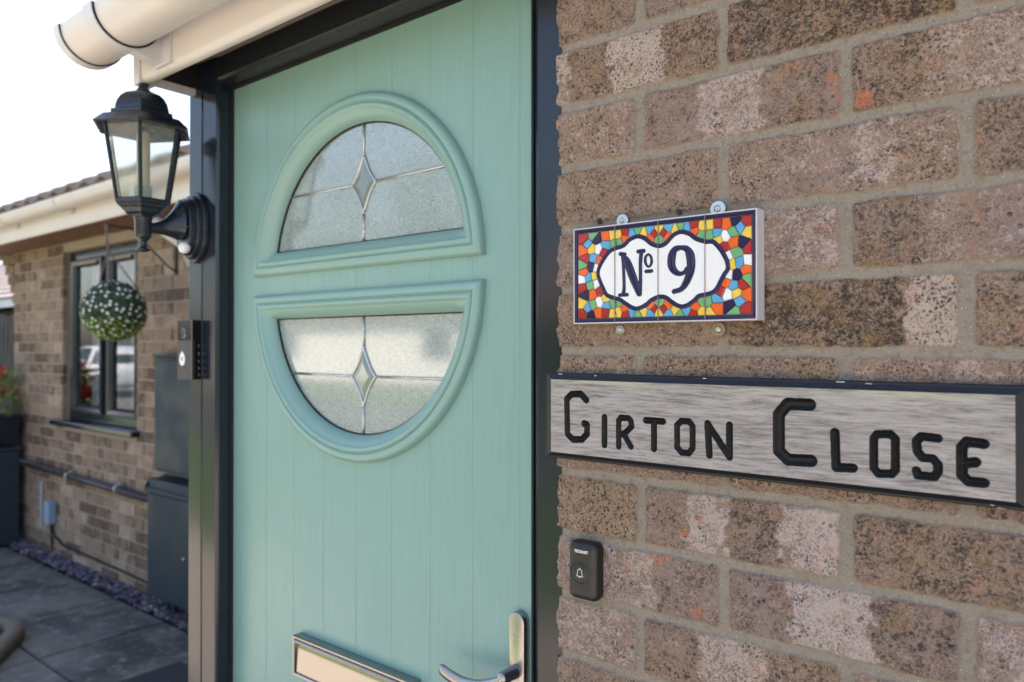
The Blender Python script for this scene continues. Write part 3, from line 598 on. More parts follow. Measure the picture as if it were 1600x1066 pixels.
# ================================================================== glazed number tiles
TX0, TX1, TZ0, TZ1 = -.5045, -.2825, 1.497, 1.6085
YT = .745
num = empty('house_number_tiles', (-.393, YW, 1.55), 'mosaic bordered glazed number nine tiles in a thin white frame on brick', 'sign')
bm = bmesh.new()
frame_ring(bm, TX0-.0008, TX1+.0004, TZ0-.0009, TZ1+.0009, [(0,YW-.001),(0,YT-.0010),(.0005,YT-.0014),(.0013,YT-.0012),(.0015,YT+.002)])
bobj('tile_frame', bm, M['white_metal'], num)
edges_ = [TX0] + list(TJ) + [TX1]
for a, b in zip(edges_[:-1], edges_[1:]):
    bobj('tile', B(a+.0004, b-.0004, YT+.0004, YW-.002, TZ0, TZ1), M['tile_body'], num)
def clip(poly, nx, nz, c):
    out = []
    for i, p in enumerate(poly):
        q = poly[(i+1) % len(poly)]; dp = p[0]*nx+p[1]*nz-c; dq = q[0]*nx+q[1]*nz-c
        if dp <= 0: out.append(p)
        if dp*dq < 0:
            t_ = dp/(dp-dq); out.append((p[0]+(q[0]-p[0])*t_, p[1]+(q[1]-p[1])*t_))
    return out
bw = .0052
keys = list('ROYBGWN'); bm = bmesh.new()
def shard(poly, mi, lift=.0007):
    cx = sum(p[0] for p in poly)/len(poly); cz = sum(p[1] for p in poly)/len(poly)
    def inset(d):
        r_ = poly
        for i, p in enumerate(poly):
            q = poly[(i+1) % len(poly)]; ex, ez = q[0]-p[0], q[1]-p[1]; L = math.hypot(ex, ez)
            if L < 1e-6: continue
            nx, nz = ez/L, -ex/L
            if (cx-p[0])*nx+(cz-p[1])*nz > 0: nx, nz = -nx, -nz
            r_ = clip(r_, nx, nz, p[0]*nx+p[1]*nz-d)
        return r_
    a = inset(.00022)
    if len(a) < 3: return
    va = [bm.verts.new((x, YT+.0002, z)) for x, z in a]
    cx = sum(p[0] for p in a)/len(a); cz = sum(p[1] for p in a)/len(a)
    vb = [bm.verts.new((cx+(x-cx)*.86, YT-lift, cz+(z-cz)*.86)) for x, z in a]
    for i in range(len(a)):
        j = (i+1) % len(a); bm.faces.new((va[i], va[j], vb[j], vb[i])).material_index = mi
    bm.faces.new(vb).material_index = mi
pts_ = [(s_[1], s_[2]) for s_ in SEEDS]
for i, (k, sx, sz) in enumerate(SEEDS):
    poly = [(TX0+bw, TZ0+bw), (TX1-bw, TZ0+bw), (TX1-bw, TZ1-bw), (TX0+bw, TZ1-bw)]
    for j, (ox, oz) in enumerate(pts_):
        if j == i or not poly: continue
        nx, nz = ox-sx, oz-sz; c_ = (ox*ox+oz*oz-sx*sx-sz*sz)/2; poly = clip(poly, nx, nz, c_)
    if len(poly) >= 3: shard(poly, keys.index(k))
bobj('mosaic_border', bm, [M['gl'+k] for k in keys], num)
def smooth_loop(pts, n=6):
    out = []; N = len(pts)
    for i in range(N):
        p0, p1, p2, p3 = (np.array(pts[(i+k-1) % N]) for k in range(4))
        for j in range(n):
            t_ = j/n; out.append(tuple(.5*((2*p1)+(-p0+p2)*t_+(2*p0-5*p1+4*p2-p3)*t_**2+(-p0+3*p1-3*p2+p3)*t_**3)))
    return out
def smooth_path(pts, n=6):
    if len(pts) < 3: return [tuple(p) for p in pts]
    out = []; N = len(pts)
    for i in range(N-1):
        p0, p1, p2, p3 = (np.array(pts[min(max(i+k-1, 0), N-1)]) for k in range(4))
        for j in range(n):
            t_ = j/n; out.append(tuple(.5*((2*p1)+(-p0+p2)*t_+(2*p0-5*p1+4*p2-p3)*t_**2+(-p0+3*p1-3*p2+p3)*t_**3)))
    return out+[tuple(pts[-1])]
sc_ = smooth_loop(SCALLOP)
bm = bmesh.new(); v = [bm.verts.new((x, YT-.0009, z)) for x, z in sc_]; es = [bm.edges.new((v[i], v[(i+1) % len(v)])) for i in range(len(v))]
bmesh.ops.triangle_fill(bm, edges=es, use_beauty=True)
v2 = [bm.verts.new((q.co.x, YT+.0003, q.co.z)) for q in v]
for i in range(len(v)): j = (i+1) % len(v); bm.faces.new((v[i], v[j], v2[j], v2[i]))
bobj('white_cartouche', bm, M['glW'], num)
def ribbon(bm, pts, w_, y0, lift, closed=False, caps=True):
    n = len(pts); rings = []
    for i, p in enumerate(pts):
        a = pts[(i-1) % n] if closed or i > 0 else p; b = pts[(i+1) % n] if closed or i < n-1 else p
        dx, dz = b[0]-a[0], b[1]-a[1]; L = math.hypot(dx, dz) or 1; nx, nz = -dz/L, dx/L
        ww = (w_[i] if isinstance(w_, list) else w_)/2
        rings.append([(p[0]+nx*ww*k, y0-lift*h, p[1]+nz*ww*k) for k, h in ((-1,-.6),(-.96,.35),(-.7,.85),(0,1),(.7,.85),(.96,.35),(1,-.6))])
    if closed: rings.append(rings[0])
    loft(bm, rings, False)
    if caps and not closed:
        for i in (0, -1):
            p = pts[i]; ww = (w_[i] if isinstance(w_, list) else w_)/2
            bmesh.ops.create_uvsphere(bm, u_segments=16, v_segments=8, radius=1, matrix=Matrix.Translation((p[0], y0, p[1])) @ Matrix.Diagonal((ww, lift, ww, 1)))
bm = bmesh.new(); ribbon(bm, sc_, .0050, YT-.0009, .0008, True)
bobj('scalloped_outline', bm, M['glN'], num, smooth=True)
bm = bmesh.new()
frame_ring(bm, TX0+.0002, TX1-.0002, TZ0+.0002, TZ1-.0002, [(0,YT+.0002),(.0004,YT-.0007),(.0022,YT-.0010),(.0040,YT-.0007),(.0044,YT+.0002)])
bobj('navy_edge_band', bm, M['glN'], num)
bm = bmesh.new()
for gph in GLYPHS:
    pts = [(a, b) for a, b, w_ in gph]; ws = [w_*1.28 for a, b, w_ in gph]
    if len(pts) > 2:
        sp = smooth_path([(a, b, w_) for a, b, w_ in gph], 5); pts = [(a, b) for a, b, c_ in sp]; ws = [c_*1.28 for a, b, c_ in sp]
    ribbon(bm, pts, ws, YT-.0009, .0009)
bobj('painted_lettering', bm, M['glN'], num, smooth=True)
bm = bmesh.new()
for x in TJ: box(bm, x-.00028, x+.00028, YT-.00195, YT+.001, TZ0, TZ1)
bobj('tile_joint', bm, M['tile_joint'], num)
def screw_geo(bm, x, y, z, r, rot=.3):
    lathe(bm, [(r,y+.001),(r,y-.0004),(r*.8,y-.0011),(r*.3,y-.0013)], (x, z), 20, 'Y')
    for k in range(2):
        bmesh.ops.create_cube(bm, size=1, matrix=Matrix.Translation((x, y-.00135, z)) @ Matrix.Rotation(rot+k*math.pi/2, 4, 'Y') @ Matrix.Diagonal((r*1.1, .0002, r*.25, 1)))
for i, (x, z, rw, m) in enumerate(((-.4495,1.6165,.0078,'zinc'),(-.3320,1.6168,.0088,'zinc'),(-.4525,1.4885,.0060,'chrome_soft'),(-.3315,1.4875,.0080,'rusty'))):
    bm = bmesh.new(); y = YW-.0022; lathe(bm, [(rw,y+.0035),(rw,y-.0002),(rw*.92,y-.0007),(rw*.45,y-.0009),(rw*.42,y+.0002)], (x, z), 28, 'Y'); wsh = bobj('washer', bm, M[m], num, angle=30)
    bm = bmesh.new(); screw_geo(bm, x, y-.0006, z, .0032, .2+i)
    for v_ in bm.verts: pass
    sc_o = bobj('screw', bm, [M['zinc']], wsh)
for i, (x, z) in enumerate(((-.482,1.6195),(-.378,1.6190))):
    bm = bmesh.new(); y = YW+.0010; lathe(bm, [(.0034,y+.004),(.0034,y-.0016),(.0026,y-.0024),(.0008,y-.0018)], (x, z), 18, 'Y')
    bmesh.ops.create_cube(bm, size=1, matrix=Matrix.Translation((x, y-.0021, z)) @ Matrix.Rotation(.5+i, 4, 'Y') @ Matrix.Diagonal((.0040, .0006, .0007, 1)))
    bmesh.ops.create_cube(bm, size=1, matrix=Matrix.Translation((x, y-.0021, z)) @ Matrix.Rotation(2.07+i, 4, 'Y') @ Matrix.Diagonal((.0040, .0006, .0007, 1)))
    tag(bobj('old_screw', bm, M['plug']), ['old dark screw in the mortar above the left end of the number tiles', 'old dark screw in the mortar above the middle of the number tiles'][i], 'screw', 'old dark screws above the number tiles')

# text helper
def text_mesh(name, s, size, mat, parent, loc, depth=.00012, bold=.0, rx=90, shear=0, wide=1):
    cu = bpy.data.curves.new('tmp', 'FONT'); cu.body = s; cu.size = size; cu.extrude = depth; cu.offset = bold; cu.align_x = 'CENTER'; cu.align_y = 'CENTER'; cu.shear = shear; cu.resolution_u = 3
    ob = bpy.data.objects.new('tmp', cu); COL.objects.link(ob); bpy.context.view_layer.update()
    me = bpy.data.meshes.new_from_object(ob.evaluated_get(bpy.context.evaluated_depsgraph_get())); bpy.data.objects.remove(ob)
    me.transform(Matrix.Translation(loc) @ Matrix.Rotation(R(rx), 4, 'X') @ Matrix.Diagonal((wide, 1, 1, 1)))
    me.name = name; me.materials.clear(); return link(name, me, mat, parent)
# ================================================================== black bell push
bp = empty('bell_push', (-.497, YW, 1.20), 'small black wireless bell push with white bell symbol on the brick', 'doorbell')
def rrect(cx, cz, w_, h_, r_, n=8, ins=0, bulge=0):
    pts = []; w2, h2, r_ = w_/2-ins, h_/2-ins, max(r_-ins, .0005)
    for sx, sz, a0 in ((1,1,0),(-1,1,90),(-1,-1,180),(1,-1,270)):
        for i in range(n+1):
            a = R(a0+90*i/n); pts.append((cx+sx*(w2-r_)+r_*math.cos(a), cz+sz*(h2-r_)+r_*math.sin(a)))
    return pts
bm = bmesh.new(); bx, bz = -.4965, 1.2015; W_, H_ = .0410, .0700
vr = loft(bm, [[(x, y, z) for x, z in rrect(bx, bz, W_, H_, .0085, ins=i)] for y, i in ((YW+.001,.0012),(YW-.004,.0002),(YW-.0085,0),(YW-.0125,.0006),(YW-.0150,.0020),(YW-.0165,.0040),(YW-.0172,.0070),(YW-.0175,.0110))]); bm.faces.new(vr[-1])
bobj('casing', bm, M['black_plastic'], bp, angle=40)
bc = (bx-.0022, 1.1995); bm = bmesh.new(); yb = YW-.0174
lathe(bm, [(.0146,yb+.002),(.0146,yb-.0004),(.0142,yb-.0009),(.0134,yb-.0009),(.0130,yb-.0002),(.0128,yb+.0012)], bc, 48, 'Y', cap=False); bobj('button_ring', bm, plain('grey_black_ring', (.035,.036,.038), .35, bump=0), bp, smooth=True)
bm = bmesh.new(); lathe(bm, [(.0126,yb+.001),(.0124,yb-.0003),(.0118,yb-.0006),(.004,yb-.0002)], bc, 48, 'Y'); bt = bobj('button', bm, M['black_plastic'], bp, smooth=True)
bm = bmesh.new(); yy = yb-.0009
bell = [(-.0042,-.0036),(-.0032,-.0022),(-.0029,.0010),(-.0020,.0032),(-.0008,.0042),(0,.0046),(.0008,.0042),(.0020,.0032),(.0029,.0010),(.0032,-.0022),(.0042,-.0036)]
bell = [(bc[0]+a*1.08, bc[1]+b*1.08) for a, b in bell]
ribbon(bm, smooth_path(bell, 4)+[bell[0]], .00062, yy, .00015, caps=False)
ribbon(bm, [(bc[0]-.0011, bc[1]-.0047), (bc[0], bc[1]-.0052), (bc[0]+.0011, bc[1]-.0047)], .0007, yy, .00015)
ribbon(bm, [(bc[0], bc[1]+.0049), (bc[0], bc[1]+.0058)], .0008, yy, .00015)
bobj('bell_symbol', bm, M['white_print'], bt)
text_mesh('printed_name', 'TECKNET', .0047, M['white_print'], bp, (bx-.0005, YW-.01765, 1.2248), .00008, .00012, wide=.95)

# ================================================================== porch roof edge
YF = .735
porch = empty('porch_roof', (-.6, .8, 2.1), 'cream plastic fascia and half round gutter over the front door', 'roof')
bm = bmesh.new()
prf = [(YF+.020,2.300),(YF,2.300),(YF,2.040),(YF+.0015,2.033),(YF+.006,2.027),(YF+.013,2.0245),(YF+.020,2.026)]
railx(bm, prf, -1.594, 1.75); bobj('fascia', bm, M['white_pvc'], porch, angle=40)
bm = bmesh.new(); box(bm, -1.622, -1.5955, YF-.004, YF+.03, 2.022, 2.30); bobj('corner_trim', bm, M['bracket_pvc'], porch, bevel=.002)
bobj('box_end', B(-1.618, -1.600, YF+.031, 1.25, 2.030, 2.30), M['bracket_pvc'], porch, bevel=.0015)
bobj('shaded_void_board', B(-1.5985, -1.5945, YF+.022, 1.2, 2.043, 2.127), M['gasket'], porch)  # black board standing in for the shaded void inside the box end
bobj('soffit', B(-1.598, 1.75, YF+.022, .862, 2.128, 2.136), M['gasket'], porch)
# roof slab and tiles
def tiled_roof(name, x0, x1, ye, ze, pitch, length, mat, parent, tw=.30, th=.32, amp=.022, step=.022, res=12):
    nx = int((x1-x0)/tw*res)+1; xs = np.linspace(x0, x1, nx); rows = int(length/th); P = []
    for k in range(rows):
        for (f, l) in ((0,-step),(0,0),(1,-step*.9)):
            s_ = (k+f)*th; zz = amp*np.sin(2*np.pi*(xs-x0)/tw)
            if (f, l) == (0, -step): zz = zz*1.0
            base = l + step
            P.append(np.stack([xs, ye+s_*math.cos(pitch)-(base+zz)*math.sin(pitch)*.2+0*xs, ze+s_*math.sin(pitch)+(base+zz)], -1))
    me = grid_mesh(name, np.array(P)); me.flip_normals(); return link(name, me, mat, parent)
tiled_roof('roof_tiles', -1.66, 1.75, YF-.05, 2.315, R(24), 2.1, M['roof_tile'], porch)
# gutter: half round, centre Y .662 R .065
gy, gz, gr = .6615, 2.116, .062
def half_ring(x, r_, a0=180, a1=360, n=20): return [(x, gy+r_*math.cos(R(a0+(a1-a0)*i/n)), gz+r_*math.sin(R(a0+(a1-a0)*i/n))) for i in range(n+1)]
def half_pipe(bm, x0, x1, ro, ri, cy=None, cz=None):
    global gy, gz
    s = (gy, gz)
    if cy is not None: gy, gz = cy, cz
    out = half_ring(x0, ro)+half_ring(x0, ri)[::-1]; o2 = half_ring(x1, ro)+half_ring(x1, ri)[::-1]
    loft(bm, [out, o2], True, True); gy, gz = s
gut = empty('gutter', (-.6, gy, gz)); gut.parent = porch; gut.matrix_parent_inverse = Matrix.Translation(-Vector(porch.location))
bm = bmesh.new(); half_pipe(bm, -1.655, 1.75, gr, gr-.0025); bobj('gutter_trough', bm, M['white_pvc'], gut, angle=40)
bm = bmesh.new(); half_pipe(bm, -1.672, -1.650, gr+.0045, gr+.0008)
a = half_ring(-1.672, gr+.0045); v = [bm.verts.new(p) for p in a]; bm.faces.new(v); a = half_ring(-1.668, gr+.001); v = [bm.verts.new(p) for p in a]; bm.faces.new(v)
bobj('end_cap', bm, M['bracket_pvc'], gut, angle=40)
bm = bmesh.new(); half_pipe(bm, -1.528, -1.492, gr+.0060, gr+.0012)
gsk = [(-1.4905,gr+.0042),(-1.648,gr+.0030)]
for gx_, grr in gsk:
    bq = bmesh.new(); half_pipe(bq, gx_-.0003, gx_+.0003, grr, gr+.0003); bobj('seal', bq, M['gasket'], gut)
# web running back to the fascia with its fixing plate
w0 = [(gy+(gr+.003)*math.cos(R(a_)), gz+(gr+.003)*math.sin(R(a_))) for a_ in range(285, 361, 8)]
poly = w0 + [(YF-.001, gz+.0), (YF-.001, gz-.078), (gy+.018, gz-gr-.004)]
r0 = [(-1.526, y, z) for y, z in poly]; r1 = [(-1.500, y, z) for y, z in poly]; loft(bm, [r0, r1], True, True)
box(bm, -1.524, -1.462, YF-.005, YF-.0005, gz-.082, gz+.05)
bobj('gutter_bracket', bm, M['bracket_pvc'], gut, angle=35)

# ================================================================== wall lantern
LX, LY = -1.594, .740
lan = empty('wall_lantern', (LX, .858, 1.73), 'black six sided coach lantern on a curved arm fixed to the door post', 'lantern')
A0 = R(-90)
def hexr(bm, prof, cap=True, n=6, rnd=0): lathe(bm, prof, (LX, LY), n, 'Z', A0, cap=cap)
bm = bmesh.new()
hexr(bm, [(.100,1.9215),(.102,1.9235),(.082,1.942),(.0665,1.9475),(.0665,1.9550),(.0585,1.9570),(.0580,1.9640),(.0545,1.9760),(.0475,1.9870),(.0380,1.9955),(.0270,2.0005),(.0170,2.0050),(.0115,2.0110),(.0090,2.0170),(.0075,2.0185)])
bobj('lantern_roof', bm, M['lamp'], lan, bevel=.0012)
bm = bmesh.new(); hexr(bm, [(.097,1.9210),(.078,1.9325)], cap=False); 
bmesh.ops.contextual_create(bm, geom=[e for e in bm.edges if e.is_boundary and e.verts[0].co.z > 1.93 and e.verts[1].co.z > 1.93]); bobj('roof_lining', bm, M['lamp_in'], lan)
bm = bmesh.new(); lathe(bm, [(.0055,2.0165),(.0100,2.0185),(.0108,2.0205),(.0075,2.0225),(.0030,2.0250)], (LX, LY), 20); bobj('finial', bm, M['lamp'], lan, smooth=True)
zt, zb, rt, rb = 1.9270, 1.7700, .0785, .0530
bm = bmesh.new()
for k in range(6):
    a = A0+k*math.pi/3; c_, s_ = math.cos(a), math.sin(a)
    tube(bm, [(LX+rb*c_, LY+rb*s_, zb), (LX+rt*c_, LY+rt*s_, zt)], .0042, 6)
    a2 = a+math.pi/3
    for r_, z_ in ((rb, zb+.002), (rt, zt-.002)): tube(bm, [(LX+r_*c_, LY+r_*s_, z_), (LX+r_*math.cos(a2), LY+r_*math.sin(a2), z_)], .0038, 6)
bobj('lantern_cage', bm, M['lamp'], lan)
for k in range(6):
    a, a2 = A0+k*math.pi/3, A0+(k+1)*math.pi/3; bm = bmesh.new(); kk = .975
    q = [(LX+r_*kk*math.cos(x), LY+r_*kk*math.sin(x), z_) for r_, x, z_ in ((rb,a,zb),(rb,a2,zb),(rt,a2,zt),(rt,a,zt))]
    kk = .955; q2 = [(LX+r_*kk*math.cos(x), LY+r_*kk*math.sin(x), z_) for r_, x, z_ in ((rb,a,zb),(rb,a2,zb),(rt,a2,zt),(rt,a,zt))]
    loft(bm, [q, q2], True, True); bobj('glass_pane', bm, M['lamp_glass'], lan)
bm = bmesh.new(); hexr(bm, [(.0570,1.7705),(.0570,1.7660),(.0500,1.7640),(.0490,1.7590),(.0430,1.7565),(.0380,1.7480),(.0250,1.7440),(.0200,1.7400)]); bobj('lantern_base', bm, M['lamp'], lan, bevel=.0008)
bm = bmesh.new(); lathe(bm, [(.019,1.742),(.0180,1.737),(.0168,1.733),(.0168,1.704),(.0155,1.697),(.0115,1.694),(.0080,1.689),(.0066,1.684),(.0075,1.678),(.0135,1.674),(.0150,1.6715),(.0110,1.6685),(.004,1.6675)], (LX, LY), 28); bobj('stem', bm, M['lamp'], lan, smooth=True)
bm = bmesh.new(); lathe(bm, [(.0115,1.771),(.0165,1.774),(.0165,1.803),(.0145,1.806)], (LX, LY), 24); bobj('lamp_holder', bm, M['holder'], lan, angle=40)
bm = bmesh.new(); lathe(bm, [(.0125,1.805),(.0130,1.81),(.0130,1.915),(.0105,1.921)], (LX, LY), 24); bobj('bulb', bm, M['bulb'], lan, smooth=True)
# arm (trumpet) and stepped backplate
bm = bmesh.new(); rings = []; n = 22
for i in range(n+1):
    f = i/n; y = LY+.010 + (.818-LY-.010)*f; up = .0105+.050*f**2.6+.004*f; dn = .0105+.012*f**2.2+.003*f; wd = .0095+.022*f**2.4; zc = 1.7195+.0065*f
    rings.append([(LX+wd*math.cos(R(a_)), y, zc+(up if math.sin(R(a_)) > 0 else dn)*math.sin(R(a_))) for a_ in range(0, 360, 15)])
loft(bm, rings, True, True); bobj('arm', bm, M['lamp'], lan, angle=45)
bm = bmesh.new(); pc = 1.731
def shield(w_, h_, y, n=28):
    pts = []
    for i in range(n):
        a = 2*math.pi*i/n; c_, s_ = math.cos(a), math.sin(a)
        x = w_*np.sign(c_)*abs(c_)**.72; z = h_*np.sign(s_)*abs(s_)**.95
        x *= 1 - .32*max(0, abs(s_)-.72)/.28
        pts.append((LX+.004+x*1.04, y, pc+z))
    return pts
rg = []
for w_, h_, y in ((.0460,.0790,.8575),(.0460,.0790,.8500),(.0445,.0775,.8475),(.0385,.0710,.8470),(.0380,.0705,.8395),(.0365,.0690,.8370),(.0310,.0630,.8365),(.0305,.0625,.8270),(.0290,.0610,.8240),(.020,.050,.8235)): rg.append(shield(w_, h_, y))
vr = loft(bm, rg); bm.faces.new(vr[-1]); bobj('backplate', bm, M['lamp'], lan, angle=35)
bm = bmesh.new(); bmesh.ops.create_uvsphere(bm, u_segments=24, v_segments=16, radius=.0128, matrix=Matrix.Translation((LX+.018, .8205, 1.6835))); bobj('motion_sensor', bm, M['sensor'], lan, smooth=True)
bm = bmesh.new(); lathe(bm, [(.0022,.8240),(.0022,.8225),(.0012,.8218)], (LX+.024, 1.728), 12, 'Y'); bobj('screw', bm, M['zinc'], lan)

# ================================================================== video doorbell
vd = empty('video_doorbell', (-1.604, .858, 1.46), 'black and bronze video doorbell on the dark door post below the lantern', 'doorbell')
x0, x1, z0, z1, yf, yb_ = -1.637, -1.572, 1.396, 1.5265, .8365, .8575
bobj('casing', B(x0+.001, x1-.001, yf+.004, yb_, z0, z1), M['gloss_black'], vd, bevel=.002)
bobj('camera_panel', B(x0, x1, yf-.0004, yf+.006, 1.4835, z1+.0005), M['gloss_black'], vd, bevel=.0012)
fpn = bobj('faceplate', B(x0, x1, yf, yf+.006, z0-.0005, 1.4825), M['bronze'], vd, bevel=.0012)
bobj('side_edge', B(x1-.0025, x1+.0006, yf-.0012, yf+.0010, z0, z1), plain('satin_edge', (.12,.105,.10), .3, bump=0), vd, bevel=.0004)
cxd = -1.607
bm = bmesh.new(); lathe(bm, [(.0125,yf+.001),(.0125,yf-.0010),(.0095,yf-.0014),(.0090,yf-.0006),(.004,yf-.0016)], (cxd, 1.4975), 28, 'Y'); bobj('camera_lens', bm, plain('lens_glass', (.02,.028,.038), .06, bump=0), vd, smooth=True)
bm = bmesh.new(); cxb, czb = -1.6150, 1.4405
dr = [(cxb+.0120*math.cos(R(a_)), czb-.002+.0125*math.sin(R(a_))) for a_ in range(180, 361, 12)] + [(cxb+.0120, czb+.004), (cxb+.0075, czb+.0115), (cxb, czb+.0175), (cxb-.0075, czb+.0115), (cxb-.0120, czb+.004)]
prism(bm, dr, yf-.0006, yf+.0005); bobj('paper_sticker', bm, M['white_print'], vd)
bm = bmesh.new(); lathe(bm, [(.0040,yf-.0006),(.0040,yf-.0009),(.0024,yf-.0009),(.0024,yf-.0006)], (cxb, czb+.001), 20, 'Y', cap=False); bobj('printed_ring', bm, M['bronze'], vd)
text_mesh('printed_name', 'ring', .011, plain('grey_print', (.14,.13,.13), .5, bump=0), vd, (-1.604, yf-.0002, 1.410), .00015, .0001)
bm = bmesh.new()
for z in (1.404, 1.418, 1.434, 1.450, 1.468): box(bm, x1-.0012, x1-.0004, yb_-.0065, yb_-.0035, z, z+.005)
bobj('side_clip', bm, M['zinc'], vd)

# ================================================================== wing bungalow
YB = 2.08
ho = empty('bungalow_wing', (-4.5, YB, 0), 'buff brick bungalow wing with a dark framed window and cream gutter', 'house')
WX0, WX1, WZ0, WZ1 = -5.66, -4.56, .965, 2.112
BX0, BX1, TOPZ = -6.592, -1.62, 2.235
def far_bricks(x0, x1, z0, z1, y, holes, seed=1, parent=ho, name='brickwork', corbel=False):
    rn = random.Random(seed); bm = bmesh.new(); lay = bm.faces.layers.float.new('rnd'); row = 0; z = z0
    while z < z1:
        zt_ = min(z+.065, z1); x = x0 - (.1125 if row % 2 else 0)
        while x < x1:
            a, b = max(x, x0), min(x+.215, x1)
            if b-a > .01:
                parts = [(a, b)]
                for hx0, hx1, hz0, hz1 in holes:
                    if zt_ > hz0 and z < hz1:
                        np_ = []
                        for p, q in parts:
                            if q <= hx0 or p >= hx1: np_.append((p, q)); continue
                            if p < hx0: np_.append((p, hx0))
                            if q > hx1: np_.append((hx1, q))
                        parts = np_
                for p, q in parts:
                    if q-p < .012: continue
                    r0 = rn.random(); nseg = rn.choice((1,1,2,3)); xs = [p]+sorted(rn.uniform(p, q) for _ in range(nseg-1))+[q]; jy = rn.uniform(-.002, .002)
                    for p2, q2 in zip(xs[:-1], xs[1:]):
                        if q2-p2 < .002: continue
                        v0 = len(bm.faces); box(bm, p2, q2, y+jy, y+.03, z, zt_); bm.faces.ensure_lookup_table()
                        rv_ = min(1, max(0, r0*.7+rn.random()*.5-.1))
                        for f in list(bm.faces)[v0:]: f[lay] = rv_
            x += .225
        z += .075; row += 1
    return bm
bm = far_bricks(BX0, BX1, .0, TOPZ, YB, [(WX0-.004, WX1+.004, WZ0-.02, WZ1+.004)], 5)
# stepped corbel at the left corner, under the eaves
lay = bm.faces.layers.float['rnd']
for k in range(5):
    n0 = len(bm.faces); ext = .028*(k+1)**1.35
    box(bm, BX0-ext, BX0-.002, YB-.002, YB+.10, 1.80+.075*k, 1.865+.075*k)
    for f in list(bm.faces)[n0:]: f[lay] = .35
bobj('brickwork', bm, M['brick_far'], ho)
bm = bmesh.new()
for a, b, c_, d in ((BX0, WX0-.003, 0, TOPZ), (WX1+.003, BX1, 0, TOPZ), (WX0-.003, WX1+.003, 0, WZ0-.02), (WX0-.003, WX1+.003, WZ1+.004, TOPZ)): box(bm, a+.001, b-.006, YB+.005, YB+.10, c_, d)
bobj('mortar_backing', bm, M['mortar'], ho)
bobj('gable_wall', B(BX0+.004, BX0+.10, YB+.101, 8.0, 0, 2.25), M['brick_far'], ho)
bobj('back_wall', B(-6.4, 1.9, 7.9, 8.0, 0, 2.25), M['brick_far'], ho)
bobj('end_wall', B(1.80, 1.9, .9, 7.89, 0, 2.25), M['brick_far'], ho)
bobj('ceiling', B(-6.45, 1.9, 2.2, 7.89, 2.26, 2.30), M['hall'], ho)
# window
win = empty('window', (-5.1, YB, 1.5)); win.parent = ho; win.matrix_parent_inverse = Matrix.Translation(-Vector(ho.location))
bm = bmesh.new(); y0, y1 = YB+.045, YB+.105; fw = .058
box(bm, WX0, WX1, y0, y1, WZ0, WZ0+fw); box(bm, WX0, WX1, y0, y1, WZ1-fw, WZ1); box(bm, WX0, WX0+fw, y0, y1, WZ0+fw, WZ1-fw); box(bm, WX1-fw, WX1, y0, y1, WZ0+fw, WZ1-fw)
mx = -5.075; box(bm, mx-.035, mx+.035, y0, y1, WZ0+fw, WZ1-fw)
bobj('window_frame', bm, M['frame'], win, bevel=.006)
for a, b in ((WX0+fw+.002, mx-.037), (mx+.037, WX1-fw-.002)):
    bm = bmesh.new(); z0_, z1_ = WZ0+fw+.002, WZ1-fw-.002; s_ = .05
    frame_ring(bm, a, b, z0_, z1_, [(0,y0+.03),(0,y0-.016),(.008,y0-.020),(.034,y0-.018),(s_,y0+.002),(s_,y0+.03)]); bobj('casement', bm, M['frame'], win)
    bobj('pane', B(a+s_-.002, b-s_+.002, y0+.008, y0+.014, z0_+s_-.002, z1_-s_+.002), glass_mat('window_glass', .0), win)
    bobj('trickle_vent', B(a+.06, b-.06, y0-.028, y0-.021, z1_-.040, z1_-.022), plain('beige_vent', (.26,.20,.16), .6), win)
bm = bmesh.new(); xs = np.linspace(WX0+.02, WX1-.02, 220); P_ = np.stack([np.stack([xs, YB+.19+.018*np.sin(xs*62)+.008*np.sin(xs*23), 0*xs+z], -1) for z in (WZ0-.05, WZ1+.05)]); bm.free()
me = grid_mesh('net_curtain', P_); link('net_curtain', me, M['curtain'], win)
bobj('sill', B(-5.875+.13, WX1+.05, YB-.055, YB+.05, WZ0-.038, WZ0-.003), M['frame'], win, bevel=.008)
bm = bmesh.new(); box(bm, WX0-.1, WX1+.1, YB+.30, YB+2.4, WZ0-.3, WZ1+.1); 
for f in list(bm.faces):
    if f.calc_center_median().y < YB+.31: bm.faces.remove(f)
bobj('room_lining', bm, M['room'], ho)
# eaves
FY = 1.80
bm = bmesh.new(); railx(bm, [(FY+.02,2.40),(FY,2.40),(FY,2.185),(FY+.003,2.176),(FY+.010,2.170),(FY+.02,2.170)], -7.15, -1.66); bobj('fascia', bm, M['white_pvc'], ho, angle=40)
bobj('soffit', B(-7.15, -1.66, FY+.021, YB+.02, 2.178, 2.186), plain('brown_soffit_board', (.17,.085,.045), .7), ho)
bobj('barge_board', B(-7.17, -7.152, FY-.01, 5.2, 2.17, 2.42), M['white_pvc'], ho)
g2 = empty('gutter', (-4.4, FY-.07, 2.28)); g2.parent = ho; g2.matrix_parent_inverse = Matrix.Translation(-Vector(ho.location))
bm = bmesh.new(); half_pipe(bm, -7.2, -1.66, .058, .0555, FY-.062, 2.315); bobj('gutter_trough', bm, M['white_pvc'], g2, angle=40)
for x in (-5.62, -4.74, -3.84, -6.5, -2.9):
    bm = bmesh.new(); half_pipe(bm, x-.02, x+.02, .0625, .0585, FY-.062, 2.315); box(bm, x-.02, x+.02, FY-.02, FY-.001, 2.24, 2.33); bobj('gutter_bracket', bm, M['bracket_pvc'], g2, angle=40)
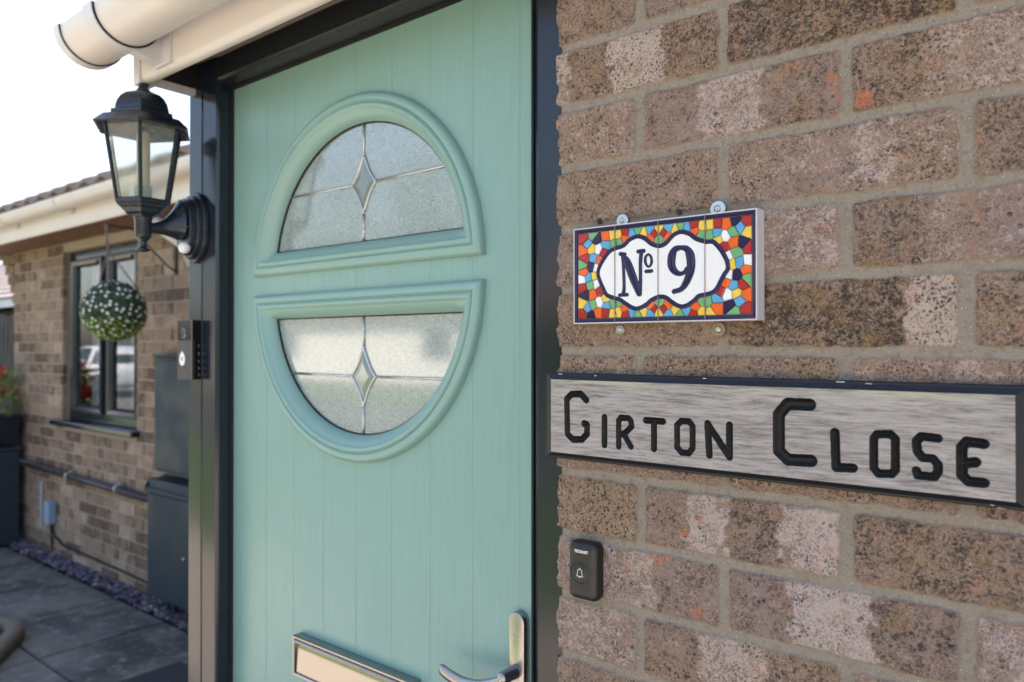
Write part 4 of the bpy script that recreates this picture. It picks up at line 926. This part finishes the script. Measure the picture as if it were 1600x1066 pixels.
bm = bmesh.new(); tube(bm, [(-3.80, FY-.062, 2.27), (-3.80, FY-.062, 2.20), (-3.80, FY-.03, 2.13), (-3.80, YB-.09, 2.00), (-3.80, YB-.05, 1.9)], .036, 16); bobj('downpipe', bm, M['bracket_pvc'], g2, smooth=True)
tiled_roof('roof_tiles', -7.2, -1.2, FY-.075, 2.355, R(27), 3.9, M['roof_tile'], ho, tw=.21, amp=.014)
bm = bmesh.new(); box(bm, -7.1, 1.8, 1.9, 1.95, 2.42, 2.43); pr = [(1.80,2.32),(4.9,3.95),(8.0,2.32)]; railx(bm, pr, -7.1, 1.9); bobj('roof_core', bm, M['roof_tile'], ho)

# ---- things on the wing wall
for i, (a, b, z0_, z1_, yy, nm, lb) in enumerate(((-4.17,-3.72,.775,1.410,YB-.085,'meter_box','upper dark teal meter cupboard on the bungalow wall beside the door post'),(-4.185,-3.70,.09,.735,YB-.115,'meter_box','lower dark teal meter cupboard standing just above the slate chips'))):
    e = empty(nm, ((a+b)/2, YB, z0_), lb, 'meter box', 'dark meter cupboards')
    bobj('cabinet', B(a, b, yy+.012, YB-.003, z0_, z1_), M['teal'], e, bevel=.006)
    bobj('cupboard_door', B(a+.012, b-.012, yy, yy+.011, z0_+.02, z1_-(.02 if i == 0 else .075)), M['teal'], e, bevel=.004)
    if i: 
        bm = bmesh.new(); railx(bm, [(yy-.006,z1_-.070),(yy-.006,z1_-.050),(YB-.003,z1_+.012),(YB-.003,z1_+.0008),(yy+.0122,z1_+.0008),(yy+.0118,z1_-.070)], a-.004, b+.004); bobj('sloping_lid', bm, M['teal'], e, bevel=.003)
        bm = bmesh.new(); lathe(bm, [(.012,yy-.0005),(.011,yy-.006),(.004,yy-.007)], (b-.07, .36), 16, 'Y'); bobj('lock', bm, M['zinc'], e)
        for x in (-4.05, -3.98):
            tube(bq := bmesh.new(), [(x, YB-.06, .0), (x, YB-.06, .092)], .011, 10); bobj('service_pipe', bq, M['teal'], e)
    else:
        bobj('lid', B(a-.006, b+.006, yy-.008, YB-.003, z1_+.0005, z1_+.016), M['teal'], e, bevel=.003)
pp = empty('waste_pipe', (-5.2, YB-.04, .6), 'dark grey waste pipe running low along the bungalow wall', 'pipe')
bm = bmesh.new(); tube(bm, [(-6.35, YB-.038, .612), (-4.0, YB-.038, .590)], .021, 16); bobj('pipe_run', bm, M['pipe'], pp, smooth=True)
for x in (-5.45, -4.72):
    bm = bmesh.new(); tube(bm, [(x-.016, YB-.038, .602), (x+.016, YB-.038, .602)], .0245, 16); box(bm, x-.012, x+.012, YB-.03, YB-.003, .585, .640); bobj('pipe_clip', bm, M['pipe_clip'], pp)
sk = empty('outdoor_socket', (-5.80, YB, .29), 'small pale blue grey box with a black cable on the bungalow wall', 'socket box')
bobj('socket_box', B(-5.835, -5.745, YB-.055, YB-.003, .235, .385), M['blue_box'], sk, bevel=.006)
bm = bmesh.new(); tube(bm, [(-5.80,YB-.02,.235),(-5.80,YB-.012,.10),(-5.80,YB-.012,.04)], .006, 8); tube(bm, [(-5.78,YB-.02,.235),(-5.75,YB-.012,.15),(-5.62,YB-.012,.11),(-5.2,YB-.012,.105),(-4.7,YB-.012,.10),(-4.19,YB-.012,.085)], .007, 8); bobj('cable', bm, M['gasket'], sk)
bm = bmesh.new(); box(bm, -6.02, -5.995, YB-.012, YB-.003, .16, .50); tag(bobj('cable_cover', bm, M['pale_strip'], bevel=.003), 'narrow pale strip fixed upright on the bungalow wall left of the socket box', 'cable cover')
# bracket and flower ball
bk = empty('hanging_bracket', (-4.08, YB, 1.95), 'dark iron hanging basket bracket with a diagonal stay on the bungalow wall', 'bracket')
bm = bmesh.new(); box(bm, -4.092, -4.068, YB-.010, YB-.003, 1.865, 2.125); bobj('wall_strip', bm, M['iron'], bk)
bm = bmesh.new(); tube(bm, [(-4.08,YB-.008,2.085),(-4.08,1.72,2.098),(-4.08,1.705,2.105),(-4.08,1.70,2.118)], .0065, 8); bobj('top_arm', bm, M['iron'], bk, smooth=True)
bm = bmesh.new(); tube(bm, [(-4.08,YB-.008,1.885),(-4.08,YB-.05,1.91),(-4.08,1.84,2.085)], .0055, 8); bobj('stay', bm, M['iron'], bk, smooth=True)
BC = Vector((-4.075, 1.745, 1.655)); BR = .158
fb = empty('flower_ball', tuple(BC), 'round green topiary ball dotted with white flowers hanging on chains', 'topiary ball')
bm = bmesh.new(); bmesh.ops.create_icosphere(bm, subdivisions=3, radius=BR*.86, matrix=Matrix.Translation(BC)); bobj('foliage_core', bm, M['leaf'], fb)
def leafcloud(bm, cen, fn, n, size, mi=0, rnd=None):
    rn = rnd or random
    for _ in range(n):
        p, d = fn(); s_ = size*rn.uniform(.6, 1.3); d = Vector(d).normalized()
        q = (d + Vector((rn.uniform(-.8,.8), rn.uniform(-.8,.8), rn.uniform(-.8,.8)))).normalized(); u = q.cross(Vector((rn.random(), rn.random(), rn.random()+.1))).normalized(); v = q.cross(u)
        c0 = Vector(p); vs_ = [bm.verts.new(c0+u*s_*.9), bm.verts.new(c0+v*s_*.42), bm.verts.new(c0-u*s_*.9), bm.verts.new(c0-v*s_*.42)]
        bm.faces.new(vs_).material_index = mi
def on_ball(c_, r_, j=.08):
    def f():
        d = Vector((random.gauss(0,1), random.gauss(0,1), random.gauss(0,1))).normalized(); return c_ + d*r_*random.uniform(1-j, 1+j*.4), d
    return f
bm = bmesh.new(); leafcloud(bm, BC, on_ball(BC, BR*.94, .1), 5200, .011); bobj('foliage', bm, M['leaf'], fb)
bm = bmesh.new(); leafcloud(bm, BC, lambda: (lambda d: (BC+d*BR*1.0, d))(Vector((random.gauss(0,1), random.gauss(0,1), -abs(random.gauss(0,.8))-.5)).normalized()), 700, .011); bobj('new_growth', bm, M['leaf_l'], fb)
bm = bmesh.new(); ga = math.pi*(3-math.sqrt(5))
NF = 280
for i in range(NF):
    z = 1-2*(i+.5)/NF; r_ = math.sqrt(1-z*z); d = Vector((r_*math.cos(ga*i)+random.uniform(-.13,.13), r_*math.sin(ga*i)+random.uniform(-.13,.13), z+random.uniform(-.13,.13))).normalized()
    c0 = BC + d*BR*1.0; u = d.cross(Vector((.3,.5,.8))).normalized(); v = d.cross(u)
    for k in range(5):
        a = k*2*math.pi/5+i; e_ = (u*math.cos(a)+v*math.sin(a)); s2 = (u*-math.sin(a)+v*math.cos(a)); s_ = .0074*random.uniform(.75, 1.2)
        bm.faces.new([bm.verts.new(c0), bm.verts.new(c0+e_*s_*.7+s2*s_*.5+d*.002), bm.verts.new(c0+e_*s_*1.15+d*.001), bm.verts.new(c0+e_*s_*.7-s2*s_*.5+d*.002)])
fl_ = bobj('flowers', bm, M['petal'], fb); fl_['kind'] = 'stuff'
hook = Vector((-4.08, 1.703, 2.10)); jn = hook - Vector((0,-.01,.13))
def chain(bm, a, b, step=.016, wr=.0021):
    a, b = Vector(a), Vector(b); L = (b-a).length; n = max(2, int(L/step)); d = (b-a).normalized(); s_ = d.cross(Vector((.2,.9,.1))).normalized(); t_ = d.cross(s_)
    for i in range(n):
        c_ = a+(b-a)*((i+.5)/n); w_ = s_ if i % 2 else t_
        tube(bm, [c_+d*(step*.62*math.cos(k*math.pi/4))+w_*(.0052*math.sin(k*math.pi/4)) for k in range(9)], wr, 5, cap=False)
bm = bmesh.new(); chain(bm, hook, jn, .020, .0042)
for a in (200, 320, 80): chain(bm, jn, BC+Vector((BR*.72*math.cos(R(a)), BR*.72*math.sin(R(a)), BR*.72)))
bobj('chains', bm, M['chain'], fb)

# ================================================================== ground
def sheet(name, x0, x1, y0, y1, z, m, kind='structure'):
    bm = bmesh.new(); bm.faces.new([bm.verts.new(p) for p in ((x0,y0,z),(x1,y0,z),(x1,y1,z),(x0,y1,z))]); me = bpy.data.meshes.new(name); bm.to_mesh(me); bm.free()
    o = link(name, me, m); o['kind'] = kind; return o
sheet('ground', -250, 250, -250, 250, -.045, M['ground'])
sheet('driveway', -14, 8, -1.45, .12, -.012, M['drive'])
sheet('front_drive', -2.4, 6, -9.0, -1.46, -.012, M['drive'])
sheet('front_lawn', -14, -2.42, -4.6, -1.47, -.012, M['grass'])
sheet('lawn', -60, -14.02, -3.6, 30, -.018, M['grass'])
sheet('verge', -60, 30, -14.5, -11.4, -.018, M['grass'])
sheet('paving_bed', -10, 3.2, .13, 2.2, -.014, M['slab_gap'])
bm = bmesh.new(); rn = random.Random(4)
for i in range(-9, 13):
    for j in range(-2, 1):
        xa, ya = -3.948+.605*i-.6*0, 1.352+.605*j
        if xa < -9.9 or xa > 2.6: continue
        box(bm, xa+.004, xa+.601, ya+.004, ya+.601, -.013, rn.uniform(-.001, .002), bev=.004)
o = bobj('paving', bm, M['slab']); o['kind'] = 'structure'
# slate chips along the wall
bm = bmesh.new(); lay = bm.faces.layers.float.new('rnd'); rn = random.Random(9)
for k in range(2600):
    x = rn.uniform(-6.6, -1.7); y = 1.965+.115*rn.random()**.9; s_ = rn.uniform(.008, .021); z = .004+rn.random()*.022
    n0 = len(bm.faces)
    mt = Matrix.Translation((x, y, z)) @ Matrix.Rotation(rn.uniform(0,6), 4, 'Z') @ Matrix.Rotation(rn.uniform(-.7,.7), 4, 'X') @ Matrix.Rotation(rn.uniform(-.5,.5), 4, 'Y') @ Matrix.Diagonal((s_*2, s_*1.2, s_*.42, 1))
    bmesh.ops.create_cube(bm, size=1, matrix=mt); r_ = rn.random()
    for f in list(bm.faces)[n0:]: f[lay] = r_
o = bobj('slate_chips', bm, M['slate']); o['kind'] = 'stuff'; o['label'] = 'strip of purple slate chips along the foot of the bungalow wall'
tag(bobj('doormat', B(-3.372, -2.45, .98, 1.74, .003, .016), M['mat'], bevel=.004), 'dark doormat lying on the paving left of the door post', 'doormat')
# stone edged planting ring
sr = empty('stone_edging', (-4.42, 1.02, 0), 'curved old stone edging round a small clump of scrubby plants on the paving', 'plant bed')
bm = bmesh.new(); rc = Vector((-4.36, .98, 0)); rings = []
for i in range(33):
    a = 2*math.pi*i/32; u = Vector((math.cos(a), math.sin(a), 0)); wv = 1+.05*math.sin(5*a)
    rings.append([rc+u*r_*wv+Vector((0,0,z)) for r_, z in ((.42,.0),(.42,.055),(.405,.075),(.36,.078),(.34,.065),(.335,.0))])
loft(bm, rings, True); bobj('edging_stones', bm, M['stone'], sr, smooth=True)
bm = bmesh.new(); lathe(bm, [(.34,.05),(.2,.07),(.01,.075)], (rc.x, rc.y), 24); bobj('soil', bm, M['soil'], sr)
bm = bmesh.new()
for k in range(420):
    a, r_ = random.uniform(0, 6.28), .30*math.sqrt(random.random()); b0 = rc+Vector((r_*math.cos(a), r_*math.sin(a), .06)); h_ = random.uniform(.03, .15); l = Vector((random.uniform(-.05,.05), random.uniform(-.05,.05), h_)); s_ = Vector((random.uniform(-.008,.008), random.uniform(-.008,.008), 0))
    f = bm.faces.new([bm.verts.new(b0-s_), bm.verts.new(b0+s_), bm.verts.new(b0+l)]); f.material_index = random.choice((0,1,1))
leafcloud(bm, rc, lambda: (rc+Vector((random.uniform(-.26,.26), random.uniform(-.26,.26), random.uniform(.06,.15))), (0,0,1)), 500, .013, 0)
bobj('scrubby_plants', bm, [M['leaf_l'], M['leaf_dry']], sr)

# ---- cabinet, trough and flowers at the bungalow corner
cb = empty('storage_cabinet', (-6.6, 1.8, 0), 'tall dark blue timber cabinet at the corner of the bungalow', 'cabinet')
bobj('cabinet_body', B(-7.3, -6.30, 1.50, 2.03, .02, .70), M['navy_wood'], cb, bevel=.006)
bobj('cabinet_top', B(-7.32, -6.285, 1.485, 2.045, .702, .728), M['navy_wood'], cb, bevel=.004)
tr_ = empty('flower_trough', (-6.7, 1.78, .73), 'dark square flower trough standing on the blue cabinet', 'planter')
bm = bmesh.new(); xa, xb, ya, yb2 = -7.2, -6.30, 1.56, 2.035
loft(bm, [[(xa+t, ya+t, z), (xb-t, ya+t, z), (xb-t, yb2-t, z), (xa+t, yb2-t, z)] for t, z in ((.02,.730),(0,.93),(-.008,.935),(-.008,.965),(.014,.965),(.014,.90))], True, True); bobj('trough', bm, M['frame'], tr_)
bobj('soil', B(xa+.02, xb-.02, ya+.02, yb2-.02, .90, .945), M['soil'], tr_)
fp = empty('red_flowers', (-6.7, 1.8, .95), 'bright pink and red flowers above lime green leaves in the dark trough', 'flowers')
bm = bmesh.new(); leafcloud(bm, None, lambda: (Vector((random.uniform(-7.2,-6.32), random.uniform(1.58,2.03),   .95+random.random()**1.1*.34)), (0,0,1)), 4200, .022); bobj('foliage', bm, [M['leaf_l']], fp)
for col, n in (('pink', 16), ('redp', 12)):
    bm = bmesh.new()
    for k in range(n):
        c0 = Vector((random.uniform(-7.1,-6.34), random.uniform(1.62,2.02), random.uniform(1.10,1.31)))
        for j in range(46):
            d = Vector((random.gauss(0,1), random.gauss(0,1), random.gauss(0,1))).normalized(); leafcloud(bm, None, lambda: (c0+d*.045, d), 1, .026)
    for v_ in []: pass
    bobj('blossoms', bm, M[col], fp)

# ---- neighbour's outbuilding and fence
gb = empty('neighbour_garage', (-20, 8, 0), 'low garage with a grey tiled roof beyond the corner of the bungalow', 'garage')
bobj('garage_wall', B(-30, -14, 6.6, 11.5, 0, 2.35), M['fence'], gb)
tiled_roof('roof', -30.3, -13.7, 6.1, 2.55, R(30), 3.6, M['grey_tile'], gb, amp=.012, res=6)
railx(bm := bmesh.new(), [(6.15,2.5),(9.2,4.3),(12.2,2.5)], -30.2, -13.8); bobj('roof_core', bm, M['grey_tile'], gb)
bobj('fascia', B(-30.3, -13.7, 6.13, 6.16, 2.36, 2.56), M['white_pvc'], gb)
fn = empty('timber_fence', (-18, 5, 0), 'dark brown close boarded fence in front of the garage', 'fence')
bm = bmesh.new(); x = -26.
while x < -12: box(bm, x, x+.115, 5.0+.012*(int(x*8) % 2), 5.02+.012*(int(x*8) % 2), .0, 2.03); x += .12
bobj('boards', bm, M['fence'], fn)
x = -26
while x < -12: bobj('fence_post', B(x, x+.1, 5.04, 5.14, 0, 2.08), M['fence'], fn); x += 1.83
bobj('fence_rail', B(-26, -12, 5.036, 5.039+.03, 1.6, 1.68), M['fence'], fn)

# ================================================================== what the glass and chrome reflect, across the drive
def hedge(name, x0, x1, y0, y1, h, n, label):
    e = empty(name, ((x0+x1)/2, (y0+y1)/2, 0), label, 'hedge')
    bobj('hedge_core', B(x0+.15, x1-.15, y0+.15, y1-.15, 0, h-.15), M['leaf_h'], e)
    bm = bmesh.new()
    def f():
        k = random.random()
        if k < .55: return Vector((random.uniform(x0,x1), y1+random.uniform(-.12,.06), random.uniform(0,h))), (0,1,0)
        if k < .8: return Vector((random.uniform(x0,x1), random.uniform(y0,y1), h+random.uniform(-.12,.08))), (0,0,1)
        return Vector((random.choice((x0,x1))+random.uniform(-.08,.08), random.uniform(y0,y1), random.uniform(0,h))), (1,0,0)
    leafcloud(bm, None, f, n, .07); bobj('leaves', bm, M['leaf_h'], e)
hedge('hedge', -13, 6, -13.4, -12.2, 2.1, 9000, 'long clipped green hedge across the road from the front door')
def tree(x, y, h, r, label):
    e = empty('garden_tree', (x, y, 0), label, 'tree', 'trees beyond the hedge'); bm = bmesh.new(); tube(bm, [(x,y,0),(x+.1,y,h*.3),(x,y+.1,h*.55)], [.2,.14,.07], 10)
    blobs = []
    for k in range(9):
        a = k*2.4; c_ = Vector((x+r*.55*math.cos(a), y+r*.55*math.sin(a), h*.62+r*.45*math.sin(k*1.7))); blobs.append((c_, r*random.uniform(.35,.6))); tube(bm, [(x,y,h*.4), tuple(c_)], [.07,.02], 6)
    bobj('trunk', bm, M['stone'], e); bm = bmesh.new()
    for c_, rr in blobs: leafcloud(bm, None, on_ball(c_, rr, .35), 900, .09)
    bobj('crown', bm, M['leaf_h'], e)
for tx, ty, th, tr__, lb in ((-10,-19,7,3.0,'broad green tree beyond the hedge, nearest the drive'),(-26,-27,12,4.0,'tall green tree beyond the hedge, right of the white house'),(-33,-28,14.5,4.6,'tallest green tree, rising behind the white house'),(-41,-27,13,4.4,'green tree beyond the left end of the white house')): tree(tx, ty, th, tr__, lb)
oh = empty('house_opposite', (-26, -20, 0), 'white rendered bungalow with a brown roof across the road', 'house')
bobj('rendered_wall', B(-31, -15.5, -24.5, -18.5, 0, 2.7), M['render'], oh)
bm = bmesh.new(); a_ = [bm.verts.new(p) for p in ((-31.5,-25,2.68),(-15,-25,2.68),(-15,-18,2.68),(-31.5,-18,2.68),(-29,-21.5,4.7),(-17.5,-21.5,4.7))]
for f in ((0,1,5,4),(2,3,4,5),(1,2,5),(3,0,4),(0,3,2,1)): bm.faces.new([a_[i] for i in f])
bobj('roof', bm, M['roof_tile'], oh)
for x in (-29.6, -20):
    f_ = bobj('window_frame', B(x-.8, x+.8, -18.52, -18.44, .95, 2.15), M['white_metal'], oh); bobj('pane', B(x-.7, x+.7, -18.45, -18.43, 1.05, 2.05), M['car_glass'], f_)
# parked car, side on
CX, CY, L_ = -24.8, -6.0, 4.45
car = empty('parked_car', (CX, CY, 0), 'silver white hatchback parked on the road, mirrored in the bungalow window', 'car')
def carx(u): return CX - L_/2 + u*L_
prof_lo = [(0,.42),(.02,.30),(.5,.22),(.98,.30),(1,.45)]
top = [(0,.60),(.01,.72),(.06,.80),(.22,.92),(.26,.96)]
us = np.linspace(0, 1, 45); hw = .86
def zt_body(u): return np.interp(u, [0,.015,.05,.14,.28,.5,.8,.93,.985,1], [.50,.66,.76,.86,.94,.96,.97,.95,.82,.55])
def zroof(u): return np.interp(u, [.24,.34,.42,.52,.62,.74,.86,.93], [.93,1.20,1.38,1.46,1.465,1.43,1.26,.96])
bm = bmesh.new(); rings = []
for u in us:
    zt_ = zt_body(u); zl = .24 if .03 < u < .97 else .33; wv = hw*(1-.10*abs(2*u-1)**4)
    rings.append([(carx(u), CY+s_*wv*k, z) for s_, k, z in ((-1,.90,zl),(-1,1,zl+.10),(-1,1.0,.62),(-1,.95,zt_-.05),(-1,.82,zt_),(1,.82,zt_),(1,.95,zt_-.05),(1,1.0,.62),(1,1,zl+.10),(1,.90,zl))])
loft(bm, rings, True, True); bobj('car_body', bm, M['car_paint'], car, angle=50)
bm = bmesh.new(); rings = []; rp = []
for u in np.linspace(.24, .93, 24):
    zr = zroof(u); zb_ = zt_body(u)-.01; f = (zr-zb_)/.5
    rings.append([(carx(u), CY+s_*w_, z) for s_, w_, z in ((-1,.79,zb_),(-1,.79-.10*f,zb_+(zr-zb_)*.55),(-1,.79-.16*f,zb_+(zr-zb_)*.90),(-1,.79-.26*f,zr),(1,.79-.26*f,zr),(1,.79-.16*f,zb_+(zr-zb_)*.90),(1,.79-.10*f,zb_+(zr-zb_)*.55),(1,.79,zb_))])
vr = loft(bm, rings, True, True)
for f in bm.faces:
    c_ = f.calc_center_median(); u = (c_.x-CX)/L_+.5; side = abs(c_.y-CY) > .6
    f.material_index = 0 if (f.normal.z > .8 or (side and (abs(u-.50) < .02 or abs(u-.72) < .02 or c_.z > zroof(u)-.06))) else 1
    if not side and (u < .38 or u > .86): f.material_index = 1
    elif not side: f.material_index = 0
bobj('cabin', bm, [M['car_paint'], M['car_glass']], car)
for wx in (.19, .80):
    for s_ in (1, -1):
        x = carx(wx); bm = bmesh.new(); y = CY+s_*.86
        lathe(bm, [(.20,y-s_*.12),(.30,y-s_*.12),(.315,y-s_*.04),(.30,y+s_*.012),(.22,y+s_*.016)], (x, .315), 28, 'Y'); wh = bobj('wheel', bm, M['tyre'], car, angle=40)
        bm = bmesh.new(); lathe(bm, [(.215,y),(.215,y+s_*.020),(.16,y+s_*.012),(.05,y+s_*.022)], (x, .315), 10, 'Y'); bobj('rim', bm, M['alloy'], wh)
for s_ in (1, -1):
    bm = bmesh.new(); bmesh.ops.create_uvsphere(bm, u_segments=14, v_segments=8, radius=1, matrix=Matrix.Translation((carx(.975), CY+s_*.64, .70)) @ Matrix.Diagonal((.13,.15,.08,1))); bobj('headlight', bm, M['lampc'], car, smooth=True)
    bm = bmesh.new(); bmesh.ops.create_uvsphere(bm, u_segments=14, v_segments=8, radius=1, matrix=Matrix.Translation((carx(.02), CY+s_*.66, .74)) @ Matrix.Diagonal((.08,.13,.09,1))); bobj('tail_light', bm, M['redp'], car, smooth=True)
    bobj('wing_mirror', B(carx(.64), carx(.68), CY+s_*.9-.06, CY+s_*.9+.08, .95, 1.06), M['car_paint'], car, bevel=.02)
